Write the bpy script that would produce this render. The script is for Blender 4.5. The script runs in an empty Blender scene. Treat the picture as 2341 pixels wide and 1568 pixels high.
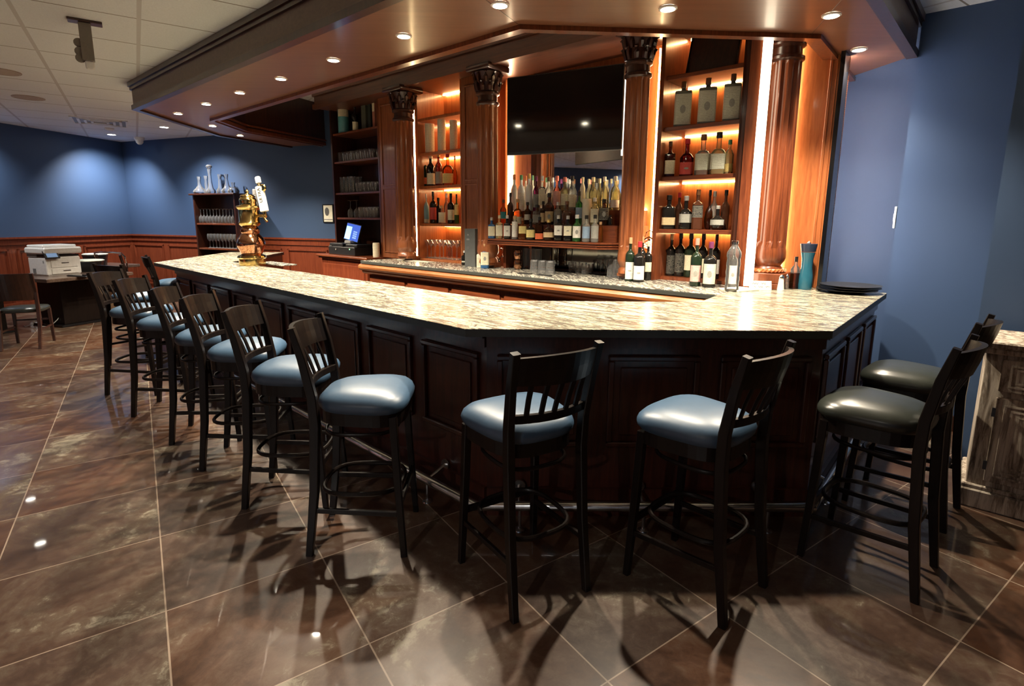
import bpy, math, random
from mathutils import Vector, Matrix
SC = bpy.context.scene
COL = SC.collection
random.seed(7)
# ------------------------------------------------------------------ camera
FPX, CX, CY, IW, IH = 1225.0, 1170.5, 720.0, 2341.0, 1568.0
PITCH = math.atan((CY - 503.0) / FPX)
ROLL = math.atan(0.0068)
EYE = Vector((0, 0, 1.6))
cam = bpy.data.cameras.new('camera')
cam.sensor_fit = 'HORIZONTAL'; cam.sensor_width = 36.0
cam.lens = FPX / IW * 36.0
cam.shift_y = (CY - IH / 2) / IW
cam.clip_start = 0.05; cam.clip_end = 100
camo = bpy.data.objects.new('camera', cam); COL.objects.link(camo)
camo.location = EYE
CAMROT = (Matrix.Rotation(math.pi / 2 - PITCH, 3, 'X') @ Matrix.Rotation(ROLL, 3, 'Z'))
camo.rotation_euler = CAMROT.to_euler()
SC.camera = camo
# ------------------------------------------------------------------ world, view
wd = bpy.data.worlds.new('world'); SC.world = wd; wd.use_nodes = True
wd.node_tree.nodes['Background'].inputs[0].default_value = (0.02, 0.022, 0.03, 1)
wd.node_tree.nodes['Background'].inputs[1].default_value = 1.0
SC.view_settings.view_transform = 'Standard'
SC.view_settings.look = 'None'
SC.view_settings.gamma = 1.0
SC.view_settings.use_curve_mapping = False
SC.view_settings.exposure = 1.05
SC.cycles.caustics_reflective = False
SC.cycles.caustics_refractive = False
SC.cycles.max_bounces = 10
SC.cycles.diffuse_bounces = 4
SC.cycles.glossy_bounces = 4
SC.cycles.transmission_bounces = 6
SC.cycles.transparent_max_bounces = 24
SC.cycles.sample_clamp_indirect = 4.0
SC.cycles.use_denoising = True
P_BAR = 150.0      # spot power of the canopy downlights
P_ROOM = 95.0     # spot power of the ceiling downlights
E_LED = 17.0      # vertical LED strips
E_SHELF = 26.0    # LED bars under the shelves
WARM = (1.0, 0.86, 0.66)
NEUT = (1.0, 0.96, 0.91)

# ------------------------------------------------------------------ measured planes
def ray(px, py):
    d = Vector(((px - CX) / FPX, -(py - CY) / FPX, -1.0))
    return CAMROT @ d
def at(px, py, z):
    d = ray(px, py); t = (z - EYE.z) / d.z
    return EYE + d * t
TH = math.radians(131.5)
U = Vector((math.sin(TH), math.cos(TH), 0)); V = Vector((-U.y, U.x, 0))
BROT = math.atan2(U.y, U.x)            # rotation of the back bar frame
def uv(px, py, v):
    d = ray(px, py); t = v / (d.x * V.x + d.y * V.y)
    p = EYE + d * t
    return p.dot(U), p.z
def W(u, v, z=0.0):
    return Vector((u * U.x + v * V.x, u * U.y + v * V.y, z))
def depth(p):
    q = CAMROT.inverted() @ (p - EYE)
    return -q.z
def dirv(deg):
    a = math.radians(deg); return Vector((math.sin(a), math.cos(a), 0))

# ------------------------------------------------------------------ materials
def _nt(name):
    m = bpy.data.materials.new(name); m.use_nodes = True
    nt = m.node_tree
    return m, nt, nt.nodes['Principled BSDF']
def N(nt, typ, **kw):
    n = nt.nodes.new(typ)
    for k, v in kw.items():
        if k.startswith('i_'):
            n.inputs[int(k[2:]) if k[2:].isdigit() else k[2:].replace('_', ' ')].default_value = v
        else: setattr(n, k, v)
    return n
def L(nt, a, b): nt.links.new(a, b)
def coords(nt, scale=(1, 1, 1), rot=(0, 0, 0), src='Object'):
    tc = N(nt, 'ShaderNodeTexCoord'); mp = N(nt, 'ShaderNodeMapping')
    mp.inputs['Scale'].default_value = scale; mp.inputs['Rotation'].default_value = rot
    L(nt, tc.outputs[src], mp.inputs[0]); return mp.outputs[0]
def ramp(nt, fac, stops, interp='LINEAR'):
    r = N(nt, 'ShaderNodeValToRGB'); r.color_ramp.interpolation = interp
    e = r.color_ramp.elements
    while len(e) > 1: e.remove(e[-1])
    e[0].position = stops[0][0]; e[0].color = (*stops[0][1], 1)
    for p, c in stops[1:]:
        x = e.new(p); x.color = (*c, 1)
    L(nt, fac, r.inputs[0]); return r.outputs[0]
def noise(nt, vec, scale, detail=4, rough=0.55, dist=0.0):
    n = N(nt, 'ShaderNodeTexNoise'); n.inputs['Scale'].default_value = scale
    n.inputs['Detail'].default_value = detail; n.inputs['Roughness'].default_value = rough
    n.inputs['Distortion'].default_value = dist
    L(nt, vec, n.inputs['Vector']); return n.outputs[0]
def plain(name, col, rough=0.5, metal=0.0, spec=0.5, emit=None, es=1.0, coat=0.0):
    m, nt, b = _nt(name)
    vec = coords(nt, (9, 9, 9))
    nz = noise(nt, vec, 3.0, 3)
    c = ramp(nt, nz, [(0.3, tuple(x * 0.93 for x in col)), (0.7, tuple(min(1, x * 1.06) for x in col))])
    L(nt, c, b.inputs['Base Color'])
    b.inputs['Roughness'].default_value = rough; b.inputs['Metallic'].default_value = metal
    b.inputs['Specular IOR Level'].default_value = spec
    b.inputs['Coat Weight'].default_value = coat; b.inputs['Coat Roughness'].default_value = 0.08
    if emit:
        b.inputs['Emission Color'].default_value = (*emit, 1); b.inputs['Emission Strength'].default_value = es
    return m
def wood(name, dark, light, rough=0.3, scale=6.0, axis='Z', coat=0.3):
    m, nt, b = _nt(name)
    s = {'Z': (7, 7, 0.45), 'X': (0.45, 7, 7), 'Y': (7, 0.45, 7)}[axis]
    vec = coords(nt, s)
    n1 = noise(nt, vec, scale, 6, 0.62, 0.6)
    n2 = noise(nt, vec, scale * 5, 3, 0.6)
    mx = N(nt, 'ShaderNodeMath', operation='MULTIPLY_ADD'); L(nt, n2, mx.inputs[0]); mx.inputs[1].default_value = 0.3; L(nt, n1, mx.inputs[2])
    c = ramp(nt, mx.outputs[0], [(0.45, dark), (0.85, light)])
    L(nt, c, b.inputs['Base Color']); b.inputs['Roughness'].default_value = rough
    b.inputs['Coat Weight'].default_value = coat; b.inputs['Coat Roughness'].default_value = 0.12
    return m
def emis(name, col, s):
    m, nt, b = _nt(name)
    b.inputs['Base Color'].default_value = (*col, 1)
    b.inputs['Emission Color'].default_value = (*col, 1); b.inputs['Emission Strength'].default_value = s
    return m
def thin_glass(name, tint=(0.93, 0.95, 0.96), edge=0.55, body=0.0, bodycol=(0.8, 0.85, 0.9), rim=0.25):
    """thin walled glass: tinted see-through with a fresnel gloss and denser edges"""
    m, nt, b = _nt(name); nt.nodes.remove(b)
    out = nt.nodes['Material Output']
    tr = N(nt, 'ShaderNodeBsdfTransparent'); gl = N(nt, 'ShaderNodeBsdfGlossy'); gl.inputs['Roughness'].default_value = 0.07
    df = N(nt, 'ShaderNodeBsdfDiffuse'); df.inputs[0].default_value = (*bodycol, 1)
    lw = N(nt, 'ShaderNodeLayerWeight'); lw.inputs[0].default_value = 0.35
    c = ramp(nt, lw.outputs['Facing'], [(0.0, tint), (0.55, tint), (1.0, tuple(x * (1 - edge) for x in tint))])
    L(nt, c, tr.inputs[0])
    m1 = N(nt, 'ShaderNodeMixShader')
    e4 = N(nt, 'ShaderNodeMath', operation='POWER'); L(nt, lw.outputs['Facing'], e4.inputs[0]); e4.inputs[1].default_value = 4.0
    ea = N(nt, 'ShaderNodeMath', operation='MULTIPLY_ADD'); L(nt, e4.outputs[0], ea.inputs[0]); ea.inputs[1].default_value = rim; ea.inputs[2].default_value = body  # rim mixes in white, a painted highlight along the glass edges
    L(nt, ea.outputs[0], m1.inputs[0])
    L(nt, tr.outputs[0], m1.inputs[1]); L(nt, df.outputs[0], m1.inputs[2])
    m2 = N(nt, 'ShaderNodeMixShader'); lf = N(nt, 'ShaderNodeFresnel'); lf.inputs[0].default_value = 1.5
    L(nt, lf.outputs[0], m2.inputs[0]); L(nt, m1.outputs[0], m2.inputs[1]); L(nt, gl.outputs[0], m2.inputs[2])
    L(nt, m2.outputs[0], out.inputs[0]); return m
def label_mat(name, col, ink=(0.08, 0.06, 0.05), cover=0.5):
    m, nt, b = _nt(name)
    vec = coords(nt, (60, 60, 60))
    w = N(nt, 'ShaderNodeTexWave', wave_type='BANDS', bands_direction='Z'); w.inputs['Scale'].default_value = 0.42
    w.inputs['Distortion'].default_value = 0.6; L(nt, vec, w.inputs[0])
    n = noise(nt, vec, 2.2, 2)
    a = N(nt, 'ShaderNodeMath', operation='GREATER_THAN'); L(nt, w.outputs[1], a.inputs[0]); a.inputs[1].default_value = 0.86
    c2 = N(nt, 'ShaderNodeMath', operation='GREATER_THAN'); L(nt, n, c2.inputs[0]); c2.inputs[1].default_value = cover
    mm = N(nt, 'ShaderNodeMath', operation='MULTIPLY'); L(nt, a.outputs[0], mm.inputs[0]); L(nt, c2.outputs[0], mm.inputs[1])
    mx = N(nt, 'ShaderNodeMix', data_type='RGBA'); L(nt, mm.outputs[0], mx.inputs[0])
    mx.inputs[6].default_value = (*col, 1); mx.inputs[7].default_value = (*tuple(0.5 * (x + y) for x, y in zip(ink, col)), 1)
    L(nt, mx.outputs[2], b.inputs['Base Color']); b.inputs['Roughness'].default_value = 0.6
    return m
# mahogany family
M = {}
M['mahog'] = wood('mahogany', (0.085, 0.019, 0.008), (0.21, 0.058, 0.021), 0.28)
M['mahogLit'] = wood('mahogany_canopy_lit', (0.17, 0.048, 0.017), (0.36, 0.120, 0.044), 0.28)  # same mahogany, paled to stand in for canopy light on it
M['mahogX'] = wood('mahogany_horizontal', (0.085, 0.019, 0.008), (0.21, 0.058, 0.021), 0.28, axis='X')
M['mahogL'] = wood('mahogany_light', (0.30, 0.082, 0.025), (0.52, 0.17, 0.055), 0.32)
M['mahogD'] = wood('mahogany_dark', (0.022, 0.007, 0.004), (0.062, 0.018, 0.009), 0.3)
M['canopy'] = wood('canopy_veneer', (0.165, 0.066, 0.034), (0.215, 0.088, 0.046), 0.36, 2.2, axis='X', coat=0.2)
M['fascia'] = wood('canopy_fascia', (0.115, 0.072, 0.050), (0.165, 0.105, 0.074), 0.45, axis='X', coat=0.1)
M['die'] = wood('bar_front_wood', (0.030, 0.008, 0.005), (0.075, 0.018, 0.010), 0.34)
M['wains'] = wood('wainscot_wood', (0.13, 0.026, 0.012), (0.23, 0.055, 0.022), 0.3)
M['stool'] = wood('stool_wood', (0.0045, 0.003, 0.0028), (0.011, 0.007, 0.0055), 0.34, coat=0.12)
for n_ in M['stool'].node_tree.nodes:
    if n_.type == 'BSDF_PRINCIPLED': n_.inputs['Specular IOR Level'].default_value = 0.20; n_.inputs['Coat Weight'].default_value = 0.05
M['chairw'] = wood('chair_wood', (0.018, 0.007, 0.005), (0.045, 0.015, 0.009), 0.34)
M['vinyl'] = plain('blue_vinyl', (0.045, 0.090, 0.155), 0.40, spec=0.6)
M['vinylB'] = plain('black_and_dimmed_vinyl', (0.022, 0.025, 0.021), 0.28, spec=0.5)  # black chair seat; on two stools it stands in for duller light
M['black'] = plain('black_plastic', (0.012, 0.012, 0.013), 0.35)
M['blackg'] = plain('black_gloss', (0.006, 0.006, 0.007), 0.09)
M['screen'] = plain('dark_screen', (0.010, 0.008, 0.008), 0.07, spec=0.7)
M['white'] = plain('white_plastic', (0.82, 0.82, 0.80), 0.4)
M['grey'] = plain('grey_plastic', (0.22, 0.22, 0.22), 0.5)
M['steel'] = plain('brushed_steel', (0.60, 0.60, 0.60), 0.24, metal=1.0)
M['chrome'] = plain('chrome', (0.8, 0.8, 0.8), 0.1, metal=1.0)
M['brass'] = plain('polished_brass', (0.62, 0.45, 0.17), 0.14, metal=1.0)
M['copper'] = plain('copper', (0.50, 0.25, 0.14), 0.12, metal=1.0)
M['mirror'] = plain('mirror_silver', (0.86, 0.88, 0.9), 0.015, metal=1.0)
M['paper'] = plain('paper', (0.85, 0.82, 0.68), 0.8)
M['card'] = plain('cardboard', (0.42, 0.27, 0.16), 0.8)
M['yellow'] = plain('yellow_sponge', (0.85, 0.75, 0.18), 0.8)
M['ink'] = plain('ink', (0.02, 0.02, 0.025), 0.6)
M['led'] = emis('led_strip_warm', (1.0, 0.80, 0.50), E_LED)
M['ledthin'] = emis('led_strip_thin', (1.0, 0.72, 0.36), 30.0)
M['ledw'] = emis('led_strip_white', (1.0, 0.93, 0.82), 1.6)
M['ledsh'] = emis('led_shelf_bar', (1.0, 0.64, 0.28), E_SHELF)
M['ledlow'] = emis('led_strip_soft', (1.0, 0.84, 0.60), 4.5)
M['lamp'] = emis('lamp_lens', (1.0, 0.90, 0.66), 60.0)
M['lampc'] = emis('lamp_lens_cool', (1.0, 0.95, 0.85), 25.0)
M['glass'] = thin_glass('clear_glass')
M['glassw'] = thin_glass('glassware', (0.985, 0.985, 0.985), 0.08, 0.07, (0.95, 0.95, 0.95), 0.9)
def blue_wall():
    m, nt, b = _nt('navy_wall_paint')
    n = noise(nt, coords(nt, (1, 1, 1)), 240.0, 2)
    b.inputs['Base Color'].default_value = (0.038, 0.072, 0.150, 1); b.inputs['Roughness'].default_value = 0.55
    bp = N(nt, 'ShaderNodeBump'); bp.inputs['Strength'].default_value = 0.05; L(nt, n, bp.inputs['Height']); L(nt, bp.outputs[0], b.inputs['Normal'])
    return m
M['wall'] = blue_wall()
TD = math.radians(145.3)
DT = Vector((math.sin(TD), math.cos(TD), 0)); PT = Vector((-math.cos(TD), math.sin(TD), 0))
def grid(nt, axis, off, step, width):
    """1 on the joint lines of a tiling, from object coordinates"""
    tc = N(nt, 'ShaderNodeTexCoord')
    d = N(nt, 'ShaderNodeVectorMath', operation='DOT_PRODUCT'); L(nt, tc.outputs['Object'], d.inputs[0]); d.inputs[1].default_value = axis
    a = N(nt, 'ShaderNodeMath', operation='MULTIPLY_ADD'); L(nt, d.outputs['Value'], a.inputs[0]); a.inputs[1].default_value = 1 / step; a.inputs[2].default_value = -off / step
    fl = N(nt, 'ShaderNodeMath', operation='FLOOR'); L(nt, a.outputs[0], fl.inputs[0])
    fr = N(nt, 'ShaderNodeMath', operation='FRACT'); L(nt, a.outputs[0], fr.inputs[0])
    s = N(nt, 'ShaderNodeMath', operation='SUBTRACT'); L(nt, fr.outputs[0], s.inputs[0]); s.inputs[1].default_value = 0.5
    ab = N(nt, 'ShaderNodeMath', operation='ABSOLUTE'); L(nt, s.outputs[0], ab.inputs[0])
    g = N(nt, 'ShaderNodeMath', operation='GREATER_THAN'); L(nt, ab.outputs[0], g.inputs[0]); g.inputs[1].default_value = 0.5 - width / 2 / step
    return g.outputs[0], fl.outputs[0]
def maxm(nt, a, b):
    m = N(nt, 'ShaderNodeMath', operation='MAXIMUM'); L(nt, a, m.inputs[0]); L(nt, b, m.inputs[1]); return m.outputs[0]
def floor_mat():
    m, nt, b = _nt('floor_tiles')
    g1, f1 = grid(nt, DT, -0.51, 0.638, 0.0052); g2, f2 = grid(nt, PT, -0.05, 0.633, 0.0062)
    g = maxm(nt, g1, g2)
    cb = N(nt, 'ShaderNodeCombineXYZ'); L(nt, f1, cb.inputs[0]); L(nt, f2, cb.inputs[1])
    wn = N(nt, 'ShaderNodeTexWhiteNoise'); L(nt, cb.outputs[0], wn.inputs[0])
    vec = coords(nt)
    off = N(nt, 'ShaderNodeVectorMath', operation='MULTIPLY_ADD'); L(nt, wn.outputs['Color'], off.inputs[0]); off.inputs[1].default_value = (9, 9, 9); L(nt, vec, off.inputs[2])
    n1 = noise(nt, off.outputs[0], 1.9, 7, 0.68, 0.9); n2 = noise(nt, off.outputs[0], 17.0, 9, 0.78, 0.6)
    mx = N(nt, 'ShaderNodeMath', operation='MULTIPLY_ADD'); L(nt, n2, mx.inputs[0]); mx.inputs[1].default_value = 0.62; L(nt, n1, mx.inputs[2])
    c1 = ramp(nt, mx.outputs[0], [(0.62, (0.034, 0.019, 0.014)), (0.78, (0.060, 0.036, 0.026)), (0.90, (0.092, 0.068, 0.048)), (1.02 - 0.02, (0.23, 0.205, 0.155))])
    c2 = ramp(nt, mx.outputs[0], [(0.62, (0.040, 0.017, 0.009)), (0.78, (0.078, 0.033, 0.016)), (0.91, (0.100, 0.055, 0.033)), (1.0, (0.19, 0.150, 0.105))])
    cm = N(nt, 'ShaderNodeMix', data_type='RGBA'); L(nt, wn.outputs['Value'], cm.inputs[0]); L(nt, c1, cm.inputs[6]); L(nt, c2, cm.inputs[7]); c = cm.outputs[2]
    mix = N(nt, 'ShaderNodeMix', data_type='RGBA'); L(nt, g, mix.inputs[0]); L(nt, c, mix.inputs[6]); mix.inputs[7].default_value = (0.27, 0.205, 0.155, 1)
    L(nt, mix.outputs[2], b.inputs['Base Color'])
    r = ramp(nt, n2, [(0.3, (0.30,) * 3), (0.75, (0.48,) * 3)]); L(nt, r, b.inputs['Roughness'])
    b.inputs['Specular IOR Level'].default_value = 0.35
    b.inputs['Coat Weight'].default_value = 0.35; b.inputs['Coat Roughness'].default_value = 0.035
    bp = N(nt, 'ShaderNodeBump'); bp.inputs['Strength'].default_value = 0.03; bp.inputs['Distance'].default_value = 0.01
    L(nt, n2, bp.inputs['Height']); L(nt, bp.outputs[0], b.inputs['Normal'])
    return m
M['floor'] = floor_mat()
def ceil_mat():
    m, nt, b = _nt('ceiling_tiles')
    g1, _ = grid(nt, DT, -5.4, 0.766, 0.014); g2, _ = grid(nt, PT, 0.165, 0.777, 0.030)
    n = noise(nt, coords(nt), 90.0, 3)
    base = ramp(nt, n, [(0.35, (0.78, 0.82, 0.84)), (0.65, (0.85, 0.89, 0.91))])
    mix = N(nt, 'ShaderNodeMix', data_type='RGBA'); L(nt, g1, mix.inputs[0]); L(nt, base, mix.inputs[6]); mix.inputs[7].default_value = (0.24, 0.22, 0.19, 1)
    mix2 = N(nt, 'ShaderNodeMix', data_type='RGBA'); L(nt, g2, mix2.inputs[0]); L(nt, mix.outputs[2], mix2.inputs[6]); mix2.inputs[7].default_value = (0.60, 0.60, 0.60, 1)
    L(nt, mix2.outputs[2], b.inputs['Base Color']); b.inputs['Roughness'].default_value = 0.8
    return m
M['ceil'] = ceil_mat()
def granite(name, lo, hi, ang):
    m, nt, b = _nt(name)
    tc = N(nt, 'ShaderNodeTexCoord'); mp = N(nt, 'ShaderNodeMapping', vector_type='TEXTURE')
    mp.inputs['Rotation'].default_value = (0, 0, ang); mp.inputs['Scale'].default_value = (2.3, 0.46, 1.0)
    L(nt, tc.outputs['Object'], mp.inputs[0])
    big = noise(nt, mp.outputs[0], 0.9, 3, 0.5, 0.8)
    w = noise(nt, mp.outputs[0], 2.6, 7, 0.60, 3.4)
    f = noise(nt, mp.outputs[0], 11.0, 6, 0.62, 3.0)
    t1 = ramp(nt, w, [(0.44, (0,) * 3), (0.455, (1,) * 3), (0.535, (1,) * 3), (0.55, (0,) * 3)])
    t2 = ramp(nt, f, [(0.44, (0,) * 3), (0.46, (1,) * 3), (0.52, (1,) * 3), (0.54, (0,) * 3)])
    t3 = ramp(nt, w, [(0.60, (0,) * 3), (0.615, (1,) * 3)])
    k = ramp(nt, big, [(0.46, (0,) * 3), (0.56, (1,) * 3)])
    mm = N(nt, 'ShaderNodeMath', operation='MULTIPLY'); L(nt, t3, mm.inputs[0]); L(nt, k, mm.inputs[1])
    s2 = N(nt, 'ShaderNodeMath', operation='MULTIPLY'); L(nt, t2, s2.inputs[0]); s2.inputs[1].default_value = 0.85
    fac = maxm(nt, maxm(nt, t1, mm.outputs[0]), s2.outputs[0])
    dk = ramp(nt, f, [(0.3, lo), (0.7, tuple(x * 1.7 for x in lo))])
    mix = N(nt, 'ShaderNodeMix', data_type='RGBA'); L(nt, fac, mix.inputs[0]); mix.inputs[6].default_value = (*hi, 1); L(nt, dk, mix.inputs[7])
    L(nt, mix.outputs[2], b.inputs['Base Color']); b.inputs['Roughness'].default_value = 0.25
    return m
M['granite'] = granite('granite_top', (0.090, 0.078, 0.062), (0.50, 0.48, 0.36), math.radians(-38))
M['graniteD'] = granite('granite_back', (0.10, 0.095, 0.085), (0.66, 0.63, 0.52), math.radians(-42))
M['graniteE'] = plain('granite_edge', (0.045, 0.048, 0.042), 0.5)
def weathered():
    m, nt, b = _nt('weathered_wood')
    n1 = noise(nt, coords(nt, (9, 9, 1.0)), 3.0, 8, 0.7, 0.8)
    c = ramp(nt, n1, [(0.36, (0.085, 0.062, 0.046)), (0.46, (0.26, 0.205, 0.155)), (0.56, (0.52, 0.45, 0.37)), (0.72, (0.68, 0.61, 0.50))])
    L(nt, c, b.inputs['Base Color']); b.inputs['Roughness'].default_value = 0.75; return m
M['weath'] = weathered()

# ------------------------------------------------------------------ mesh builder
class MB:
    def __init__(s): s.v = []; s.f = []; s.m = []; s.mats = []; s.cur = 0
    def mat(s, m):
        if m not in s.mats: s.mats.append(m)
        s.cur = s.mats.index(m); return s
    def _add(s, vs, fs):
        b = len(s.v); s.v += [tuple(p) for p in vs]
        for f in fs: s.f.append([b + i for i in f]); s.m.append(s.cur)
        return s
    def box(s, x0, x1, y0, y1, z0, z1, b=0.0, T=None):
        if x1 < x0: x0, x1 = x1, x0
        if y1 < y0: y0, y1 = y1, y0
        if z1 < z0: z0, z1 = z1, z0
        b = min(b, (x1 - x0) * 0.45, (y1 - y0) * 0.45, (z1 - z0) * 0.45)
        if b <= 0:
            vs = [(x, y, z) for z in (z0, z1) for x, y in ((x0, y0), (x1, y0), (x1, y1), (x0, y1))]
            fs = [(3, 2, 1, 0), (4, 5, 6, 7), (0, 1, 5, 4), (1, 2, 6, 5), (2, 3, 7, 6), (3, 0, 4, 7)]
        else:
            def ringp(i, z): return [(x0 + b - i, y0 - 0, z)]
            vs = []
            def ring(ins, z):
                c = b - ins if ins < b else 0
                a0, a1, c0, c1 = x0 + ins, x1 - ins, y0 + ins, y1 - ins
                k = b * 0.7
                return [(a0 + k, c0, z), (a1 - k, c0, z), (a1, c0 + k, z), (a1, c1 - k, z), (a1 - k, c1, z), (a0 + k, c1, z), (a0, c1 - k, z), (a0, c0 + k, z)]
            vs = ring(b * .8, z0) + ring(0, z0 + b) + ring(0, z1 - b) + ring(b * .8, z1)
            fs = [tuple(range(7, -1, -1)), tuple(range(24, 32))]
            for r in range(3):
                for i in range(8):
                    j = (i + 1) % 8; fs.append((r * 8 + i, r * 8 + j, r * 8 + 8 + j, r * 8 + 8 + i))
        if T is not None: vs = [T @ Vector(p) for p in vs]
        return s._add(vs, fs)
    def prism(s, poly, z0, z1, T=None):
        a = sum(poly[i][0] * poly[(i + 1) % len(poly)][1] - poly[(i + 1) % len(poly)][0] * poly[i][1] for i in range(len(poly)))
        if a < 0: poly = list(reversed(poly))
        n = len(poly)
        vs = [(p[0], p[1], z0) for p in poly] + [(p[0], p[1], z1) for p in poly]
        if T is not None: vs = [T @ Vector(p) for p in vs]
        fs = [tuple(range(n - 1, -1, -1)), tuple(range(n, 2 * n))] + [(i, (i + 1) % n, n + (i + 1) % n, n + i) for i in range(n)]
        return s._add(vs, fs)
    def lathe(s, prof, seg=20, c=(0, 0, 0), sq=0.0, sx=1.0, sy=1.0, T=None, cap=True):
        """prof: (r, z) list from bottom to top; sq > 0 squares the section"""
        vs = []
        for r, z in prof:
            for i in range(seg):
                a = 2 * math.pi * (i + 0.5) / seg; ca, sa = math.cos(a), math.sin(a)
                k = 1.0
                if sq > 0:
                    e = 2 + 8 * sq
                    k = (abs(ca) ** e + abs(sa) ** e) ** (-1 / e)
                    k = 1 + (k - 1) * (1.0 if r > 0.6 * max(q[0] for q in prof) else 0.0)
                    k = min(k, 1.32)
                vs.append((c[0] + r * ca * k * sx, c[1] + r * sa * k * sy, c[2] + z))
        if T is not None: vs = [T @ Vector(p) for p in vs]
        n = len(prof); fs = []
        for j in range(n - 1):
            for i in range(seg):
                k = (i + 1) % seg
                fs.append((j * seg + i, j * seg + k, (j + 1) * seg + k, (j + 1) * seg + i))
        if cap:
            if prof[0][0] > 1e-4: fs.append(tuple(range(seg - 1, -1, -1)))
            if prof[-1][0] > 1e-4: fs.append(tuple((n - 1) * seg + i for i in range(seg)))
        return s._add(vs, fs)
    def tube(s, pts, r, seg=8, closed=False, sx=1.0):
        pts = [Vector(p) for p in pts]; n = len(pts); vs = []
        for i, p in enumerate(pts):
            a = pts[(i - 1) % n] if (i > 0 or closed) else p
            b = pts[(i + 1) % n] if (i < n - 1 or closed) else p
            t = (b - a).normalized()
            up = Vector((0, 0, 1)) if abs(t.z) < 0.92 else Vector((1, 0, 0))
            x = t.cross(up).normalized(); y = x.cross(t).normalized()
            rr = r[i] if isinstance(r, (list, tuple)) else r
            for k in range(seg):
                q = 2 * math.pi * (k + .5) / seg
                vs.append(p + x * (math.cos(q) * rr * sx) + y * (math.sin(q) * rr))
        fs = []
        for j in range(n if closed else n - 1):
            jj = (j + 1) % n
            for k in range(seg):
                kk = (k + 1) % seg
                fs.append((j * seg + k, jj * seg + k, jj * seg + kk, j * seg + kk))
        if not closed:
            fs.append(tuple(range(seg))); fs.append(tuple((n - 1) * seg + k for k in range(seg - 1, -1, -1)))
        return s._add(vs, fs)
    def bar(s, path, wx, wz):
        """square section swept along path (list of points); wx across, wz other"""
        pts = [Vector(p) for p in path]; n = len(pts); vs = []
        for i, p in enumerate(pts):
            a = pts[i - 1] if i > 0 else p; b = pts[i + 1] if i < n - 1 else p
            t = (b - a).normalized()
            up = Vector((0, 0, 1)) if abs(t.z) < 0.8 else Vector((0, 1, 0))
            x = t.cross(up).normalized(); y = x.cross(t).normalized()
            w = wx[i] if isinstance(wx, (list, tuple)) else wx; h = wz[i] if isinstance(wz, (list, tuple)) else wz
            c = 0.18
            for sx_, sy_ in ((-1 + c, -1), (1 - c, -1), (1, -1 + c), (1, 1 - c), (1 - c, 1), (-1 + c, 1), (-1, 1 - c), (-1, -1 + c)):
                vs.append(p + x * (sx_ * w / 2) + y * (sy_ * h / 2))
        fs = []
        for j in range(n - 1):
            for k in range(8):
                kk = (k + 1) % 8; fs.append((j * 8 + k, (j + 1) * 8 + k, (j + 1) * 8 + kk, j * 8 + kk))
        fs.append(tuple(range(8))); fs.append(tuple((n - 1) * 8 + k for k in range(7, -1, -1)))
        return s._add(vs, fs)
    def mesh(s, name, smooth=False):
        me = bpy.data.meshes.new(name); me.from_pydata(s.v, [], s.f); me.validate()
        for m in s.mats: me.materials.append(m)
        if len(me.polygons) == len(s.m):
            for p, i in zip(me.polygons, s.m): p.material_index = i
        me.polygons.foreach_set('use_smooth', [smooth] * len(me.polygons))
        if smooth:
            try: me.set_sharp_from_angle(angle=math.radians(40))
            except Exception: pass
        me.update(); return me
    def build(s, name, mat=None, parent=None, smooth=False):
        if mat is not None: s.mats = [mat]; s.m = [0] * len(s.m)
        o = bpy.data.objects.new(name, s.mesh(name, smooth)); COL.objects.link(o)
        if parent is not None: o.parent = parent
        return o
def tag(o, label=None, cat=None, group=None, kind=None):
    if label: o['label'] = label
    if cat: o['category'] = cat
    if group: o['group'] = group
    if kind: o['kind'] = kind
    return o
def thing(name, loc, label, cat, rz=0.0, group=None):
    o = bpy.data.objects.new(name, None); COL.objects.link(o); o.empty_display_size = 0.1
    o.location = loc; o.rotation_euler = (0, 0, rz); return tag(o, label, cat, group)
def copy_tree(o, parent=None):
    c = o.copy(); COL.objects.link(c); c.parent = parent
    for ch in list(o.children): copy_tree(ch, c)
    return c
def text(name, body, size, mat, parent, mtx, ext=0.0008):
    cu = bpy.data.curves.new(name, 'FONT'); cu.body = body; cu.size = size; cu.extrude = ext; cu.align_x = 'CENTER'; cu.align_y = 'CENTER'
    o = bpy.data.objects.new(name, cu); COL.objects.link(o)
    dg = bpy.context.evaluated_depsgraph_get()
    me = bpy.data.meshes.new_from_object(o.evaluated_get(dg)); me.transform(mtx)
    bpy.data.objects.remove(o); me.materials.clear(); me.materials.append(mat)
    t = bpy.data.objects.new(name, me); COL.objects.link(t); t.parent = parent; return t
ORD = ['first', 'second', 'third', 'fourth', 'fifth', 'sixth', 'seventh', 'eighth', 'ninth', 'tenth', 'eleventh', 'twelfth', 'thirteenth', 'fourteenth', 'fifteenth', 'sixteenth', 'seventeenth', 'eighteenth', 'nineteenth', 'twentieth', 'twenty-first', 'twenty-second']
R = math.radians

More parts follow.
